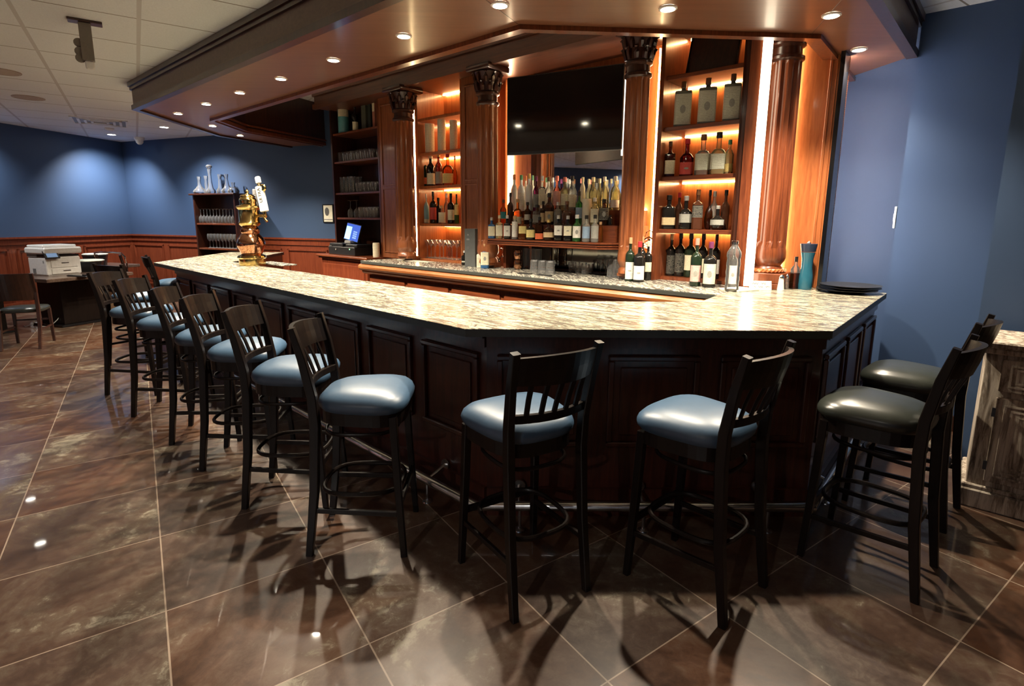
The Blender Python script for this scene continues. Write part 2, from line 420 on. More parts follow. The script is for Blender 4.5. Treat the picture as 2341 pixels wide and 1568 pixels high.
# ================================================================== STRUCTURE
def struct(o): return tag(o, kind='structure')
struct(MB().prism([(-12, -8), (9, -8), (9, 13), (-12, 13)], -0.05, 0).build('floor', M['floor']))
C0 = Vector((-8.09, 11.5, 0)); WL = dirv(190.5); WF = dirv(112)
def wall_slab(name, a, b, z0, z1, th, side=1):
    """side 1: the slab's body lies to the left of a->b, seen from above"""
    d = (b - a).normalized(); n = Vector((-d.y, d.x, 0)) * side
    o = MB().prism([(a.x, a.y), (b.x, b.y), (b.x + n.x * th, b.y + n.y * th), (a.x + n.x * th, a.y + n.y * th)], z0, z1).build(name, M['wall'])
    return struct(o)
WLend = C0 + WL * 19.0
VB, VR = 5.72, 5.43
tmeet = (VB - C0.dot(V)) / WF.dot(V)
FB = C0 + WF * tmeet                                   # far wall meets the wall behind the bar
cornA = at(2110, 33, 3.13); cornA = Vector((cornA.x, cornA.y, 0)); VR = cornA.dot(V)
uA = cornA.dot(U)
wall_slab('wall_left', C0 + WL * -0.0, WLend, 0, 3.3, 0.12, -1)
wall_slab('wall_far', C0, FB, 0, 3.62, 0.12, 1)
wall_slab('wall_back', FB, W(uA + 0.5, VB), 0, 3.62, 0.12, 1)
e3 = at(2243, 690, 1.1); r3 = Vector((e3.x, e3.y, 0)).normalized()
V3 = 4.47; p3 = r3 * (V3 / r3.dot(V))
wall_slab('wall_right', cornA, W(p3.dot(U) + 0.6, VR), 0, 3.62, 0.30, 1)
wall_slab('wall_side', p3, W(p3.dot(U) + 4.5, V3), 0, 3.3, 0.9, 1)
wall_slab('wall_rear', Vector((-12, -7.5, 0)), Vector((9, -7.5, 0)), 0, 3.3, 0.12, -1)
wall_slab('wall_end', Vector((8.6, -8, 0)), Vector((8.6, 3, 0)), 0, 3.3, 0.12, -1)
# canopy outline
O = [(-3.93, 9.82), (-4.51, 8.52), (-4.41, 6.54), (-0.34, 3.0), (1.79, 3.0)]
o3 = Vector((3.37, 4.70, 0)); dO = (o3 - Vector((1.79, 3.0, 0))).normalized(); o3 = Vector((1.79, 3.0, 0)) + dO * ((VR + .0 - Vector((1.79, 3.0, 0)).dot(V)) / dO.dot(V))
O.append((o3.x, o3.y))
I = [(-3.20, 9.55), (-3.84, 8.05), (-3.80, 7.23), (0.07, 3.84), (2.03, 3.98), (2.93, 5.06)]
dI = Vector((0.645, 0.765, 0)); i3 = Vector((2.03, 3.98, 0)); i3 = i3 + dI * ((VB - i3.dot(V)) / dI.dot(V)); I[-1] = (i3.x, i3.y)
ZS, ZC, ZR = 2.85, 3.13, 3.50
mc = MB().prism([(-12, -8), (9, -8), (9, 3.5), (o3.x + 0.05 + 2.4 * U.x, o3.y + 2.4 * U.y), (o3.x + 0.02, o3.y + 0.02)] + [(x, y) for x, y in reversed(O[:5])] + [(-4.2, 10.6), (-8.8, 13), (-12, 13)], ZC, ZC + 0.03)
struct(mc.build('ceiling', M['ceil']))
rc = MB().prism([(O[i][0], O[i][1]) for i in range(5)] + [(O[5][0], O[5][1]), tuple(W(uA + .3, VB + .1))[:2], tuple(W(FB.dot(U) - .2, VB + .1))[:2], (-4.2, 10.3)], ZR, ZR + 0.03)
struct(rc.build('ceiling', M['ceil']))

# bar canopy -------------------------------------------------------
can = thing('bar_canopy', (-1.5, 4.5, ZS), 'mahogany canopy with a moulded edge hanging over the bar counter', 'canopy')
def rel(o, ref): o.location = -Vector(ref.location); return o
def ring_poly(ob, ib): return [tuple(p) for p in ob] + [tuple(p) for p in reversed(ib)]
def strip(o_pts, i_pts, z0, z1, mb=None):
    mb = mb or MB()
    for k in range(len(o_pts) - 1):
        mb.prism([o_pts[k], o_pts[k + 1], i_pts[k + 1], i_pts[k]], z0, z1)
    return mb
def offset(pts, d):
    """offset an open polyline to its left by d"""
    P = [Vector((p[0], p[1], 0)) for p in pts]; out = []
    for i in range(len(P)):
        ds = []
        if i > 0: ds.append((P[i] - P[i - 1]).normalized())
        if i < len(P) - 1: ds.append((P[i + 1] - P[i]).normalized())
        n = [Vector((-t.y, t.x, 0)) for t in ds]
        if len(n) == 1: q = P[i] + n[0] * d
        else:
            b = (n[0] + n[1]).normalized(); q = P[i] + b * (d / max(0.3, b.dot(n[0])))
        out.append((q.x, q.y))
    return out
# running from the far wall round to the right wall, the bar's inside lies to the left
rel(strip(O, I, ZS, ZS + 0.03).build('canopy_soffit', M['canopy'], can), can)
rel(strip(offset(O, 0.0), offset(O, 0.04), ZS + 0.03, ZC - 0.001).build('fascia', M['fascia'], can), can)
mb = strip(offset(O, -0.02), offset(O, 0.05), ZS - 0.022, ZS + 0.03)
strip(offset(O, -0.035), offset(O, 0.0), ZC - 0.05, ZC - 0.002, mb); strip(offset(O, -0.02), offset(O, 0.0), ZC - 0.085, ZC - 0.05, mb)
rel(mb.build('outer_moulding', M['mahogD'], can), can)
rel(strip(offset(I, 0.0), offset(I, -0.04), ZS + 0.03, ZR - 0.001).build('inner_fascia', M['mahogD'], can), can)
mb = strip(offset(I, -0.09), offset(I, -0.045), ZS - 0.030, ZS); strip(offset(I, -0.05), offset(I, 0.012), ZS - 0.018, ZS + 0.03, mb); strip(offset(I, -0.0), offset(I, 0.025), ZS + 0.05, ZS + 0.075, mb)
rel(mb.build('inner_moulding', M['mahog'], can), can)

mb = MB()
for k in (3, 4):
    a = Vector((O[k][0], O[k][1], ZS)); b = Vector((I[k][0], I[k][1], ZS)); mb.bar([a, b], .004, .003)
rel(mb.build('seam', M['mahogD'], can), can)
# downlights -------------------------------------------------------
def make_downlight(lens, power, size, label, group, color, spot=110, name='recessed_downlight'):
    t = thing(name, (0, 0, 0), label, 'ceiling light', group=group)
    MB().lathe([(size, 0.0), (size, -0.006), (size * .78, -0.010), (size * .72, -0.002)], 24, cap=False).build('trim_ring', M['white'], t, True)
    MB().lathe([(size * .74, -0.004), (size * .70, -0.006), (0.0001, -0.007)], 20, cap=False).build('lamp_lens', lens, t, True)
    ld = bpy.data.lights.new('spot', 'SPOT'); ld.energy = power; ld.color = color
    ld.spot_size = R(spot); ld.spot_blend = 0.6; ld.shadow_soft_size = 0.035
    lo = bpy.data.objects.new('spot', ld); COL.objects.link(lo); lo.parent = t; lo.location = (0, 0, -0.03)
    return t
bar_spots = [(407, 259), (471, 237), (548, 211), (642, 179), (762, 136), (923, 81), (1143, 10), (1527, 18), (1901, 34), (1964, 112), (486, 287), (549, 309)]
bar_names = ['over the far outer corner', 'second from the far outer corner', 'third from the far outer corner', 'fourth from the far outer corner', 'second before the bend', 'last before the bend',
             'over the near bend, topmost in view', 'above the television side of the front run', 'at the right hand corner beside the seam', 'on the short right run by the blue wall', 'first on the far return run', 'second on the far return run']
proto = None
for (px, py), nm in zip(bar_spots, bar_names):
    p = at(px, py, ZS)
    if proto is None: proto = t = make_downlight(M['lamp'], P_BAR, 0.055, '', 'downlights in the canopy', WARM, 120)
    else: t = copy_tree(proto)
    t.location = (p.x, p.y, ZS - 0.0005); t['label'] = 'lit warm downlight in the canopy ' + nm
    if 'short right run' in nm:
        for c_ in t.children:
            if c_.type == 'LIGHT': c_.data = c_.data.copy(); c_.data.energy = P_BAR * 0.55; c_.data.spot_blend = 1.0
room = [(at(255, 307, ZC), 'lit downlight in the tiled ceiling near the far blue corner'), (at(375, 290, ZC), 'lit downlight in the tiled ceiling beside the canopy end')]
for x, y, s in ((-8.15, 8.4, 'over the printer side wall'), (-8.9, 4.6, 'over the left wall'),
                (-6.906, 7.159, 'over the table with the white copier'), (-8.6, -1.0, 'added as fill above the rear dining room by the left wall'), (-5.5, -4.2, 'added as fill in the rear dining room'), (-2.6, -3.2, 'added as fill above the rear dining room aisle'), (-9.3, 1.6, 'added as fill over the left wall toward the rear'), (-2.8, -6.4, 'added as a wash by the rear wall under the left'), (-6.0, -1.8, 'added as fill in the rear of the dining room')):
    room.append((Vector((x, y, ZC)), 'ceiling downlight ' + s))  # the rear ones are unseen, added as fill for ceiling and mirror
proto = None
for i, (p, lab) in enumerate(room):
    if proto is None: proto = t = make_downlight(M['lampc'], P_ROOM, 0.085, '', 'downlights in the tiled ceiling', NEUT, 100)
    else: t = copy_tree(proto)
    t.location = (p.x, p.y, ZC - 0.0005); t['label'] = lab
    aim = {'rear dining': Vector((0, 0, -1)), 'corner': Vector((-.28, .26, -1)), 'copier': Vector((-.02, .25, -1)), 'printer': Vector((-.50, .08, -1)), 'left wall': Vector((-.50, .08, -1)), 'canopy end': Vector((.10, .26, -1)), 'rear wall': Vector((0, -.5, -1))}
    for key, dv in aim.items():
        if key in lab:
            for c_ in t.children:
                if c_.type == 'LIGHT':
                    c_.data = c_.data.copy(); c_.data.energy = P_ROOM * dict([('rear dining', 9.0), ('corner', 2.1), ('copier', 0.8), ('canopy end', 2.4)]).get(key, 1.0); c_.data.spot_size = R(150 if key == 'rear dining' else 118); c_.data.spot_blend = 1.0
                    c_.rotation_euler = dv.to_track_quat('-Z', 'Y').to_euler()
            break
# wainscot ---------------------------------------------------------
def wainscot(name, a, b, h, step, side):
    d = (b - a).normalized(); n = Vector((d.y, -d.x, 0)) * side; ln = (b - a).length
    T = Matrix(((d.x, n.x, 0, a.x), (d.y, n.y, 0, a.y), (0, 0, 1, 0), (0, 0, 0, 1)))
    mb = MB()
    def bx(*k): mb.box(*k, T=T)
    mb.mat(M['wains']); bx(0, ln, 0.001, 0.015, 0, h - 0.03); bx(0, ln, 0.015, 0.04, 0, 0.14); bx(0, ln, 0.015, 0.032, h - 0.13, h - 0.03)
    bx(0, ln, 0.001, 0.055, h - 0.03, h); bx(0, ln, 0.001, 0.040, h - 0.05, h - 0.03)
    k = int(ln / step)
    for i in range(k):
        x0 = i * ln / k + 0.07; x1 = (i + 1) * ln / k - 0.07; z0, z1 = 0.22, h - 0.2
        for q in ((x0, x1, z0, z0 + .03), (x0, x1, z1 - .03, z1), (x0, x0 + .03, z0, z1), (x1 - .03, x1, z0, z1)): bx(q[0], q[1], 0.015, 0.034, q[2], q[3])
        bx(x0 + .07, x1 - .07, 0.015, 0.022, z0 + .07, z1 - .07)
    return struct(mb.build(name))
HW = 1.255
wainscot('trim_1', C0, WLend, HW, 1.15, -1)
wainscot('trim_2', C0, FB, HW, 1.05, 1)
struct(MB().prism([tuple(cornA + Vector((0.0, 0, 0)))[:2], tuple(W(p3.dot(U) + .5, VR))[:2], tuple(W(p3.dot(U) + .5, VR - .02))[:2], tuple(W(uA, VR - .02))[:2]], 0.0, 0.12).build('baseboard_right', M['mahogD']))

# ================================================================== BAR
OB = [(-4.50, 8.55), (-4.30, 6.43), (-0.23, 2.59), (1.59, 2.60), (2.86, 4.06)]
IB_end = (2.53, 4.54)
fp = W(-1.02, 4.92)
IBp = [(-3.66, 8.62), (-3.45, 6.60), (-0.06, 3.54), (1.26, 3.545)]
jn = at(1647, 672, 1.07)
top_poly = OB + [IB_end, (fp.x, fp.y), tuple(W(-1.42, 4.92))[:2], tuple(W(-1.42, 4.53))[:2], tuple(W(jn.dot(U) - 0.02, 4.53))[:2], (jn.x, jn.y)] + list(reversed(IBp))
tb = thing('granite_counter', (0.6, 3.1, 1.03), 'veined cream and grey granite top running along the angled bar', 'countertop')
mb = MB(); mb.mat(M['granite']).prism([(p[0], p[1]) for p in top_poly], 1.066, 1.07)
mb.mat(M['graniteE']).prism([(p[0], p[1]) for p in top_poly], 1.030, 1.066)
o = rel(mb.build('top_slab', None, tb), tb)
bm_ = thing('drip_board', at(648, 605, 1.07) + Vector((0, 0, .0005)), 'thin grey granite board lying on the bar behind the brass tap', 'board', rz=R(-40))
MB().box(-0.42, 0.20, -0.13, 0.06, 0.0, 0.014, 0.002).build('board', M['graniteD'], bm_)
def inset(pts, ds):
    """offset each edge of an open polyline to its left by its own distance"""
    P = [Vector((p[0], p[1], 0)) for p in pts]; Ls = []
    for i in range(len(P) - 1):
        t = (P[i + 1] - P[i]).normalized(); n = Vector((-t.y, t.x, 0)); Ls.append((P[i] + n * ds[i], t))
    out = [Ls[0][0]]
    for (a, t), (b, s_) in zip(Ls, Ls[1:]):
        den = t.x * s_.y - t.y * s_.x; k = ((b.x - a.x) * s_.y - (b.y - a.y) * s_.x) / den; out.append(a + t * k)
    t = Ls[-1][1]; out.append(Ls[-1][0] + t * (P[-1] - P[-2]).length); return out
D1 = inset(OB, [0.27, 0.17, 0.14, 0.06]); D1[-1] = D1[-1] - (D1[-1] - D1[-2]).normalized() * 0.02
D2 = inset(OB, [0.27 + .08, 0.17 + .08, 0.14 + .08, 0.06 + .08]); D2[-1] = D2[-1] - (D2[-1] - D2[-2]).normalized() * 0.02
bb = thing('bar', (0.6, 3.0, 0), 'dark mahogany panelled bar front below the granite counter', 'bar')
o1 = [(p.x, p.y) for p in D1]; o2 = [(p.x, p.y) for p in D2]
rel(strip(o1, o2, 0.0, 1.029).build('front_wall', M['die'], bb), bb)
# inner counter support and end wall so the bar is solid from behind
in2 = offset([(p[0], p[1]) for p in IBp], 0.0)
mb = MB()
ibo = inset(IBp, [-0.03] * 3); ibi = inset(IBp, [-0.06] * 3)
strip([(p.x, p.y) for p in ibo], [(p.x, p.y) for p in ibi], 0.0, 1.029, mb)
rel(mb.build('service_side', M['mahogD'], bb), bb)
rel(MB().prism([(D1[-1].x, D1[-1].y), (D2[-1].x, D2[-1].y), (2.50, 4.48), (2.53, 4.50)], 0.0, 1.029).build('end_wall', M['mahogD'], bb), bb)
for k in range(len(D1) - 1):
    a, b = D1[k], D1[k + 1]; d = (b - a).normalized(); n = Vector((d.y, -d.x, 0)); ln = (b - a).length
    T = Matrix(((d.x, n.x, 0, a.x - bb.location.x), (d.y, n.y, 0, a.y - bb.location.y), (0, 0, 1, 0), (0, 0, 0, 1)))
    MB().box(0, ln, 0.0, 0.022, 0.0, 0.16, T=T).build('skirting', M['die'], bb)
    m2 = MB(); m2.box(0, ln, 0.0, 0.016, 0.945, 1.028, T=T); m2.box(0, ln, 0.0, 0.03, 0.995, 1.028, T=T)
    m2.build('apron', M['die'], bb)
    cnt = max(2, round(ln / 0.62))
    for i in range(cnt):
        x0 = i * ln / cnt + 0.055; x1 = (i + 1) * ln / cnt - 0.055; z0, z1 = 0.40, 0.905
        m2 = MB()
        for q in ((x0, x1, z0, z0 + .028), (x0, x1, z1 - .028, z1), (x0, x0 + .028, z0 + .028, z1 - .028), (x1 - .028, x1, z0 + .028, z1 - .028)): m2.box(q[0], q[1], 0.0, 0.024, q[2], q[3], 0.006, T=T)
        m2.box(x0 + .065, x1 - .065, 0.0, 0.012, z0 + .065, z1 - .065, 0.004, T=T)
        m2.build('panel', M['die'], bb)
# foot rail
fr = thing('foot_rail', (0.6, 2.6, 0), 'polished steel foot rail running along the foot of the bar', 'rail')
RP = inset(OB, [0.08, 0.02, -0.02, 0.0]); RP[-1] = RP[-1] - (RP[-1] - RP[-2]).normalized() * 0.1
zr = 0.135
pts = [Vector((p.x, p.y, zr)) - fr.location for p in RP]
MB().tube(pts, 0.026, 12).build('rail_tube', M['steel'], fr, True)
for k in range(4):
    a, b = pts[k], pts[k + 1]; cnt = 5 if k == 1 else (3 if k == 2 else 2)
    for i in range(cnt):
        p = a.lerp(b, (i + 0.35) / (cnt - 0.3)); d = (b - a).normalized(); n = Vector((-d.y, d.x, 0))
        q = p + n * 0.135 + Vector((0, 0, 0.045))
        m2 = MB(); m2.tube([p, p + n * .07 + Vector((0, 0, .02)), q], 0.010, 8)
        Tm = Matrix.Translation(q) @ Matrix(((d.x, 0, n.x, 0), (d.y, 0, n.y, 0), (0, 1, 0, 0), (0, 0, 0, 1)))
        m2.lathe([(0.032, -0.004), (0.034, 0.004), (0.020, 0.014)], 14, T=Tm)
        m2.tube([p, p + Vector((0, 0, -zr + 0.006))], 0.009, 8); m2.lathe([(0.03, 0), (0.028, 0.006), (0.01, 0.012)], 12, c=(p.x, p.y, -0.0))
        m2.build('bracket', M['steel'], fr, True)
# steel ledge on the service side
sl = thing('sink_ledge', (-0.5, 4.0, 0), 'steel under-counter sink ledge seen between bar top and back counter', 'sink')
a = Vector((-2.6, 5.95, 0)); b = Vector((1.10, 3.68, 0))
ia, ib = Vector((-2.2, 5.53, 0)), Vector((-0.03, 3.60, 0))
d = (ib - ia).normalized(); n = Vector((-d.y, d.x, 0))
T = Matrix(((d.x, n.x, 0, ia.x + .5), (d.y, n.y, 0, ia.y - 4.0), (0, 0, 1, 0), (0, 0, 0, 1)))
MB().box(0, 2.6, 0.02, 0.50, 0.80, 0.86, 0.006, T=T).box(0, 2.6, 0.44, 0.50, 0.86, 0.95, 0.004, T=T).build('basin_rim', M['steel'], sl)
m2 = MB()
for i in range(4): m2.box(.05 + i * .8, .1 + i * .8, .06, .11, 0, .8, T=T); m2.box(.05 + i * .8, .1 + i * .8, .40, .45, 0, .8, T=T)
m2.build('stand', M['steel'], sl)

# ================================================================== BACK BAR
FV = 4.50
def bthing(name, u, v, z, label, cat, group=None):
    return thing(name, W(u, v, z), label, cat, BROT, group)
bc = bthing('back_counter', -3.8, 4.2, 1.03, 'dark granite back counter with a rounded wood edge under the lit shelves', 'countertop')
ucl = uv(824, 596, 3.92)[0]; ucr = jn.dot(U) + 0.0
mb = MB(); mb.mat(M['graniteD']).box(ucl + 3.8, ucr + 3.8 + 0.02, -0.28, 0.42, 0.036, 0.0398)
mb.mat(M['graniteE']).box(ucl + 3.8, ucr + 3.8 + 0.02, -0.28, 0.42, 0.0, 0.036, 0.004)
mb.build('granite_slab', None, bc)
mb = MB()
prof = [(-0.25, -0.001), (-0.285, -0.012), (-0.30, -0.035), (-0.295, -0.06), (-0.27, -0.085), (-0.245, -0.092), (-0.245, -0.105), (-0.225, -0.125), (-0.20, -0.14), (-0.10, -0.14), (-0.10, -0.001)]
x0, x1 = ucl + 3.8 - 0.03, ucr + 3.8 + 0.15
vs = [(x, y, z) for x in (x0, x1) for y, z in prof]; n_ = len(prof)
mb._add(vs, [tuple(range(n_)), tuple(range(2 * n_ - 1, n_ - 1, -1))] + [(i, i + n_, (i + 1) % n_ + n_, (i + 1) % n_) for i in range(n_)])
mb.build('bullnose_edge', wood('bullnose_wood', (0.22, 0.07, 0.022), (0.46, 0.17, 0.055), 0.22, axis='X', coat=0.5), bc)
bcab = bthing('back_bar_cabinet', -3.8, 4.2, 0, 'mahogany cabinet row with framed panels under the back counter', 'cabinet')
x0, x1 = ucl + 3.83, ucr + 3.95
MB().box(x0, x1, -0.17, 0.30, 0.08, 0.889).box(x0, x1, -0.12, 0.30, 0, 0.08).build('body', M['mahog'], bcab)
nn = 6
for i in range(nn):
    a0 = x0 + (x1 - x0) * i / nn + .03; a1 = x0 + (x1 - x0) * (i + 1) / nn - .03
    dd = MB().box(a0, a1, -0.19, -0.17, 0.14, 0.85, 0.004); dd.box(a0 + .05, a1 - .05, -0.196, -0.188, 0.2, 0.79, 0.003)
    o = dd.build('door', M['mahogX'], bcab)
    MB().box(a0 + .075, a1 - .075, -0.202, -0.194, 0.23, 0.76, 0.002).build('door_panel', M['graniteE'] if i in (0, 2) else M['mahogD'], o)

# --- the shelving wall (one built-in)
bw = bthing('back_bar', -3.8, 4.5, 0, 'tall mahogany back bar with columns, lit shelves and a central mirror', 'back bar')
def bx(mb, u0, u1, v0, v1, z0, z1, b=0.0): return mb.box(u0 + 3.8, u1 + 3.8, v0 - 4.5, v1 - 4.5, z0, z1, b)
def part(mb, name, mat, par=None, smooth=False): return mb.build(name, mat, par or bw, smooth)
# measured edges along the wall
uP1a, uP1b = -6.43, -5.98
uL1a, uL1b = -5.60, -4.815
uP2a, uP2b = -4.79, -4.46
uTVa, uTVb = -4.02, -2.62
uL3a, uL3b = -2.25, -1.60
uEnd = -0.97
vBk, vPn = 4.95, 4.88
Zt = 3.20
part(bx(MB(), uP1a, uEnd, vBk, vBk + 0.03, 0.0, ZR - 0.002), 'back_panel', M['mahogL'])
part(bx(MB(), uP1a, uEnd, 4.42, vBk, 0.0, 1.025), 'base', M['mahog'])
# entablature
mb = MB(); bx(mb, -7.70, uEnd + .02, 4.28, 4.98, Zt, ZR - 0.003); bx(mb, -7.72, uEnd + .04, 4.22, 4.30, Zt + .22, ZR - .003); bx(mb, -7.71, uEnd + .03, 4.25, 4.30, Zt - .02, Zt + .05); bx(mb, -7.71, uEnd + .03, 4.25, 4.30, Zt + .16, Zt + .22)
part(mb, 'entablature', wood('mahog_beam', (0.060, 0.018, 0.010), (0.13, 0.040, 0.019), 0.35, axis='X'))
def pilaster(u0, u1, mat, f=FV):
    mb = MB(); bx(mb, u0, u1, f, f + 0.12, 1.071, Zt - .001)
    w = u1 - u0
    if w > 0.2:
        for q in ((1.14, 2.02), (2.05, Zt - .09)):
            for a0, a1, b0, b1 in ((u0 + .05, u1 - .05, q[0], q[0] + .02), (u0 + .05, u1 - .05, q[1] - .02, q[1]), (u0 + .05, u0 + .07, q[0], q[1]), (u1 - .07, u1 - .05, q[0], q[1])):
                bx(mb, a0, a1, f - .012, f, b0, b1, .004)
    part(mb, 'pilaster', mat)
pilaster(uP1a, uP1b, M['mahogLit']); pilaster(uP2a, uP2b, M['mahogLit'])
pilaster(uL3b, uL3b + 0.045, M['mahogD']); pilaster(uL3b + .05, -1.43, M['mahog'], FV - 0.01)
part(bx(bx(MB(), uL1a - 0.03, uL1a, FV, vBk, 1.071, Zt - .001), uL1b, uL1b + .02, FV, vBk, 1.071, Zt - .001), 'side_board', M['mahogL'])
part(bx(bx(MB(), uL3a - 0.035, uL3a, FV - .02, vBk, 1.071, Zt - .001), uL3b, uL3b + .02, FV, vBk, 1.071, Zt - .001), 'side_board', M['mahog'])
part(bx(MB(), uEnd - 0.03, uEnd, 4.80, vBk + .03, 1.071, Zt), 'end_board', M['blackg'])
# right end angled panel with bright left edge
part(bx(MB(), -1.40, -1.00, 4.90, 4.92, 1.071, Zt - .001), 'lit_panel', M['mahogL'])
for a_, b_ in ((-1.085, -1.065), (-1.04, -1.03)): part(bx(MB(), a_, b_, 4.885, 4.90, 1.071, Zt - .001, .004), 'bead', M['mahogL'])
# columns
def column(px, py, vc, r, full):
    u = uv(px, py, vc)[0]
    c = (u + 3.8, vc - 4.5, 0)
    z0 = 1.065 if full else 1.0
    ped = MB()
    if full:
        ped.box(c[0] - r * 1.28, c[0] + r * 1.28, c[1] - r * 1.28, c[1] + r * 1.28, 1.0705, 1.115, .004)
        ped.box(c[0] - r * 1.2, c[0] + r * 1.2, c[1] - r * 1.2, c[1] + r * 1.2, 1.115, z0 + .13, .006)
    else:
        ped.box(c[0] - r * .7, c[0] + r * .7, c[1] + r * .2, c[1] + r * 1.1, 1.0705, z0 + .13, .004)
        ped.box(c[0] - r * .85, c[0] + r * .85, c[1] - r * .6, c[1] + r * 1.1, z0 + .10, z0 + .13, .004)
    mm_ = M['mahog'] if full else M['mahogLit']
    o = ped.build('column', mm_, bw)
    ring = MB()
    if not full: ring = None
    tor = [(c[0] + math.cos(a) * r * 1.02, c[1] + math.sin(a) * r * 1.02, z0 + .148) for a in [2 * math.pi * i / 24 for i in range(24)]]
    if ring: ring.tube(tor, 0.017, 8, True)
    for i in range(30 if ring else 0):
        a = 2 * math.pi * i / 30; ring.tube([(c[0] + math.cos(a) * (r * 1.02 + .012), c[1] + math.sin(a) * (r * 1.02 + .012), z0 + .137), (c[0] + math.cos(a + .12) * (r * 1.02 + .016), c[1] + math.sin(a + .12) * (r * 1.02 + .016), z0 + .150), (c[0] + math.cos(a + .24) * (r * 1.02 + .010), c[1] + math.sin(a + .24) * (r * 1.02 + .010), z0 + .162)], .005, 5)
    if ring: ring.build('rope_ring', M['mahogL'], o, True)
    MB().lathe([(r * .98, z0 + .13), (r * .92, z0 + .165), (r * .80, z0 + .185), (r * .86, z0 + .20), (r * 1.0, z0 + .225), (r * 1.06, z0 + .25), (r * 1.05, z0 + .30), (r * 1.0, z0 + .33)], 28, c=(c[0], c[1], 0)).build('base_drum', mm_, o, True)
    # fluted shaft
    sh = MB(); seg = 64; vs = []; zs = [z0 + .33, z0 + .37, z0 + .385, 2.78, 2.80, 2.84]
    for j, z in enumerate(zs):
        rr = r * (1.0 - 0.06 * (z - 1.4) / 1.4)
        dep = 0.0 if j in (0, 5) else (0.5 if j in (1, 4) else 1.0)
        for i in range(seg):
            a = 2 * math.pi * i / seg
            g = max(0.0, math.cos(a * 10)) ** 0.7 * 0.17 * dep
            k = rr * (1 - g); vs.append((c[0] + math.cos(a) * k, c[1] + math.sin(a) * k, z))
    fs = [(j * seg + i, j * seg + (i + 1) % seg, (j + 1) * seg + (i + 1) % seg, (j + 1) * seg + i) for j in range(5) for i in range(seg)]
    sh._add(vs, fs); sh.build('shaft', mm_, o)
    cp = MB()
    cp.lathe([(r * .93, 2.80), (r * 1.08, 2.815), (r * 1.08, 2.835), (r * .92, 2.85), (r * .90, 2.90), (r * 1.10, 2.915), (r * 1.10, 2.93), (r * .92, 2.945), (r * .95, 3.0), (r * 1.12, 3.08), (r * 1.3, 3.13)], 28, c=(c[0], c[1], 0))
    for ring_i, (zz, rr, hh) in enumerate(((2.95, 0.95, .09), (3.03, 1.05, .10))):
        for i in range(10):
            a = 2 * math.pi * (i + .5 * ring_i) / 10; e = Vector((math.cos(a), math.sin(a), 0)); q = Vector(c) + e * r * rr
            cp.tube([q + Vector((0, 0, zz)), q + e * .012 + Vector((0, 0, zz + hh * .5)), q + e * .035 + Vector((0, 0, zz + hh)), q + e * .05 + Vector((0, 0, zz + hh * .85))], [.018, .022, .016, .008], 6, sx=1.3)
    cp.box(c[0] - r * 1.45, c[0] + r * 1.45, c[1] - r * 1.45, c[1] + r * 1.45, 3.14, Zt - .001, .01)
    cp.build('capital', M['mahogD'], o, True)
for px, py, vc, r, fl in ((925, 380, 4.36, .125, 0), (1115, 330, 4.36, .115, 0), (1452, 330, 4.38, .108, 0), (1772, 400, 4.69, .126, 1)): column(px, py, vc, r, fl)
# lit recess panels, LED strips
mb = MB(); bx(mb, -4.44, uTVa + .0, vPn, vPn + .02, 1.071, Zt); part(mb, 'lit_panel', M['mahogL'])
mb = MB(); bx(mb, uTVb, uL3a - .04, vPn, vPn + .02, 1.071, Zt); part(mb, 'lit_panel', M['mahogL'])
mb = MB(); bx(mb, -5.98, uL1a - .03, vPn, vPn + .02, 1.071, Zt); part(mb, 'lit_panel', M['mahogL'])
def led(px, v, w, z0, z1, mat=None, name='led_strip'):
    u = uv(px, 330, v)[0]
    return part(bx(MB(), u - w / 2, u + w / 2, v, v + .02, z0, z1), name, mat or M['led'])
LEDS = []
led(1163, 4.84, .028, 1.12, 3.15)
led(946, 4.60, .005, 1.12, 3.15, M['ledthin'])
led(1498, 4.80, .007, 1.12, 3.15, M['ledthin'])
led(1736, 4.47, .066, 1.09, 3.18, M['ledlow']); led(1806, 4.87, .02, 1.12, 3.15)
part(bx(MB(), uEnd - .035, uEnd - .01, 4.985, 5.0, 1.12, 3.15), 'led_strip', emis('led_strip_cool', (1.0, .93, .95), 42.0))
led(1428, 4.86, .075, 2.24, 3.0, M['ledw'], 'led_diffuser')
# mirror
mir = part(bx(MB(), uTVa + .05, uTVb - 0.0, vPn - .01, vPn, 1.45, 3.1), 'mirror', M['mirror'])
part(bx(MB(), uTVa + .02, uTVb, vPn - .02, vBk, 1.071, 1.35), 'low_mirror', plain('smoked_mirror', (0.30, 0.30, 0.28), 0.06, metal=1.0))
part(bx(MB(), uTVa + .02, uTVa + .10, vPn - .05, vPn - .005, 1.35, 3.1), 'mirror_frame', M['mahogD'])
# shelves
ZSH = [1.55, 2.02, 2.43, 2.85]
def shelf(u0, u1, z, v0, mat, led_=True):
    o = part(bx(MB(), u0, u1, v0, vBk, z - .035, z, .004), 'shelf', mat)
    if led_:
        l = MB(); bx(l, u0 + .02, u1 - .02, vBk - .035, vBk - .02, z - .043, z - .036); part(l, 'led_bar', M['ledsh'], o)
for z in ZSH:
    shelf(uL1a, uL1b, z, FV + .02, M['mahogL']); shelf(uL3a, uL3b, z - (.02 if z < 2 else .03 if z > 2.4 else .035), FV + .02, M['mahogX'])
for a, b in ((uL1a, uL1b), (uL3a, uL3b)):
    l = MB(); bx(l, a + .02, b - .02, vBk - .035, vBk - .02, Zt - .010, Zt - .002); part(l, 'led_bar', M['ledsh'])
part(bx(MB(), uL1a, uL1b, FV, vBk, 1.071, 1.10), 'sill', M['mahogL']); part(bx(MB(), uL3a, uL3b, FV + .1, vBk, 1.071, 1.10), 'sill', M['mahog'])
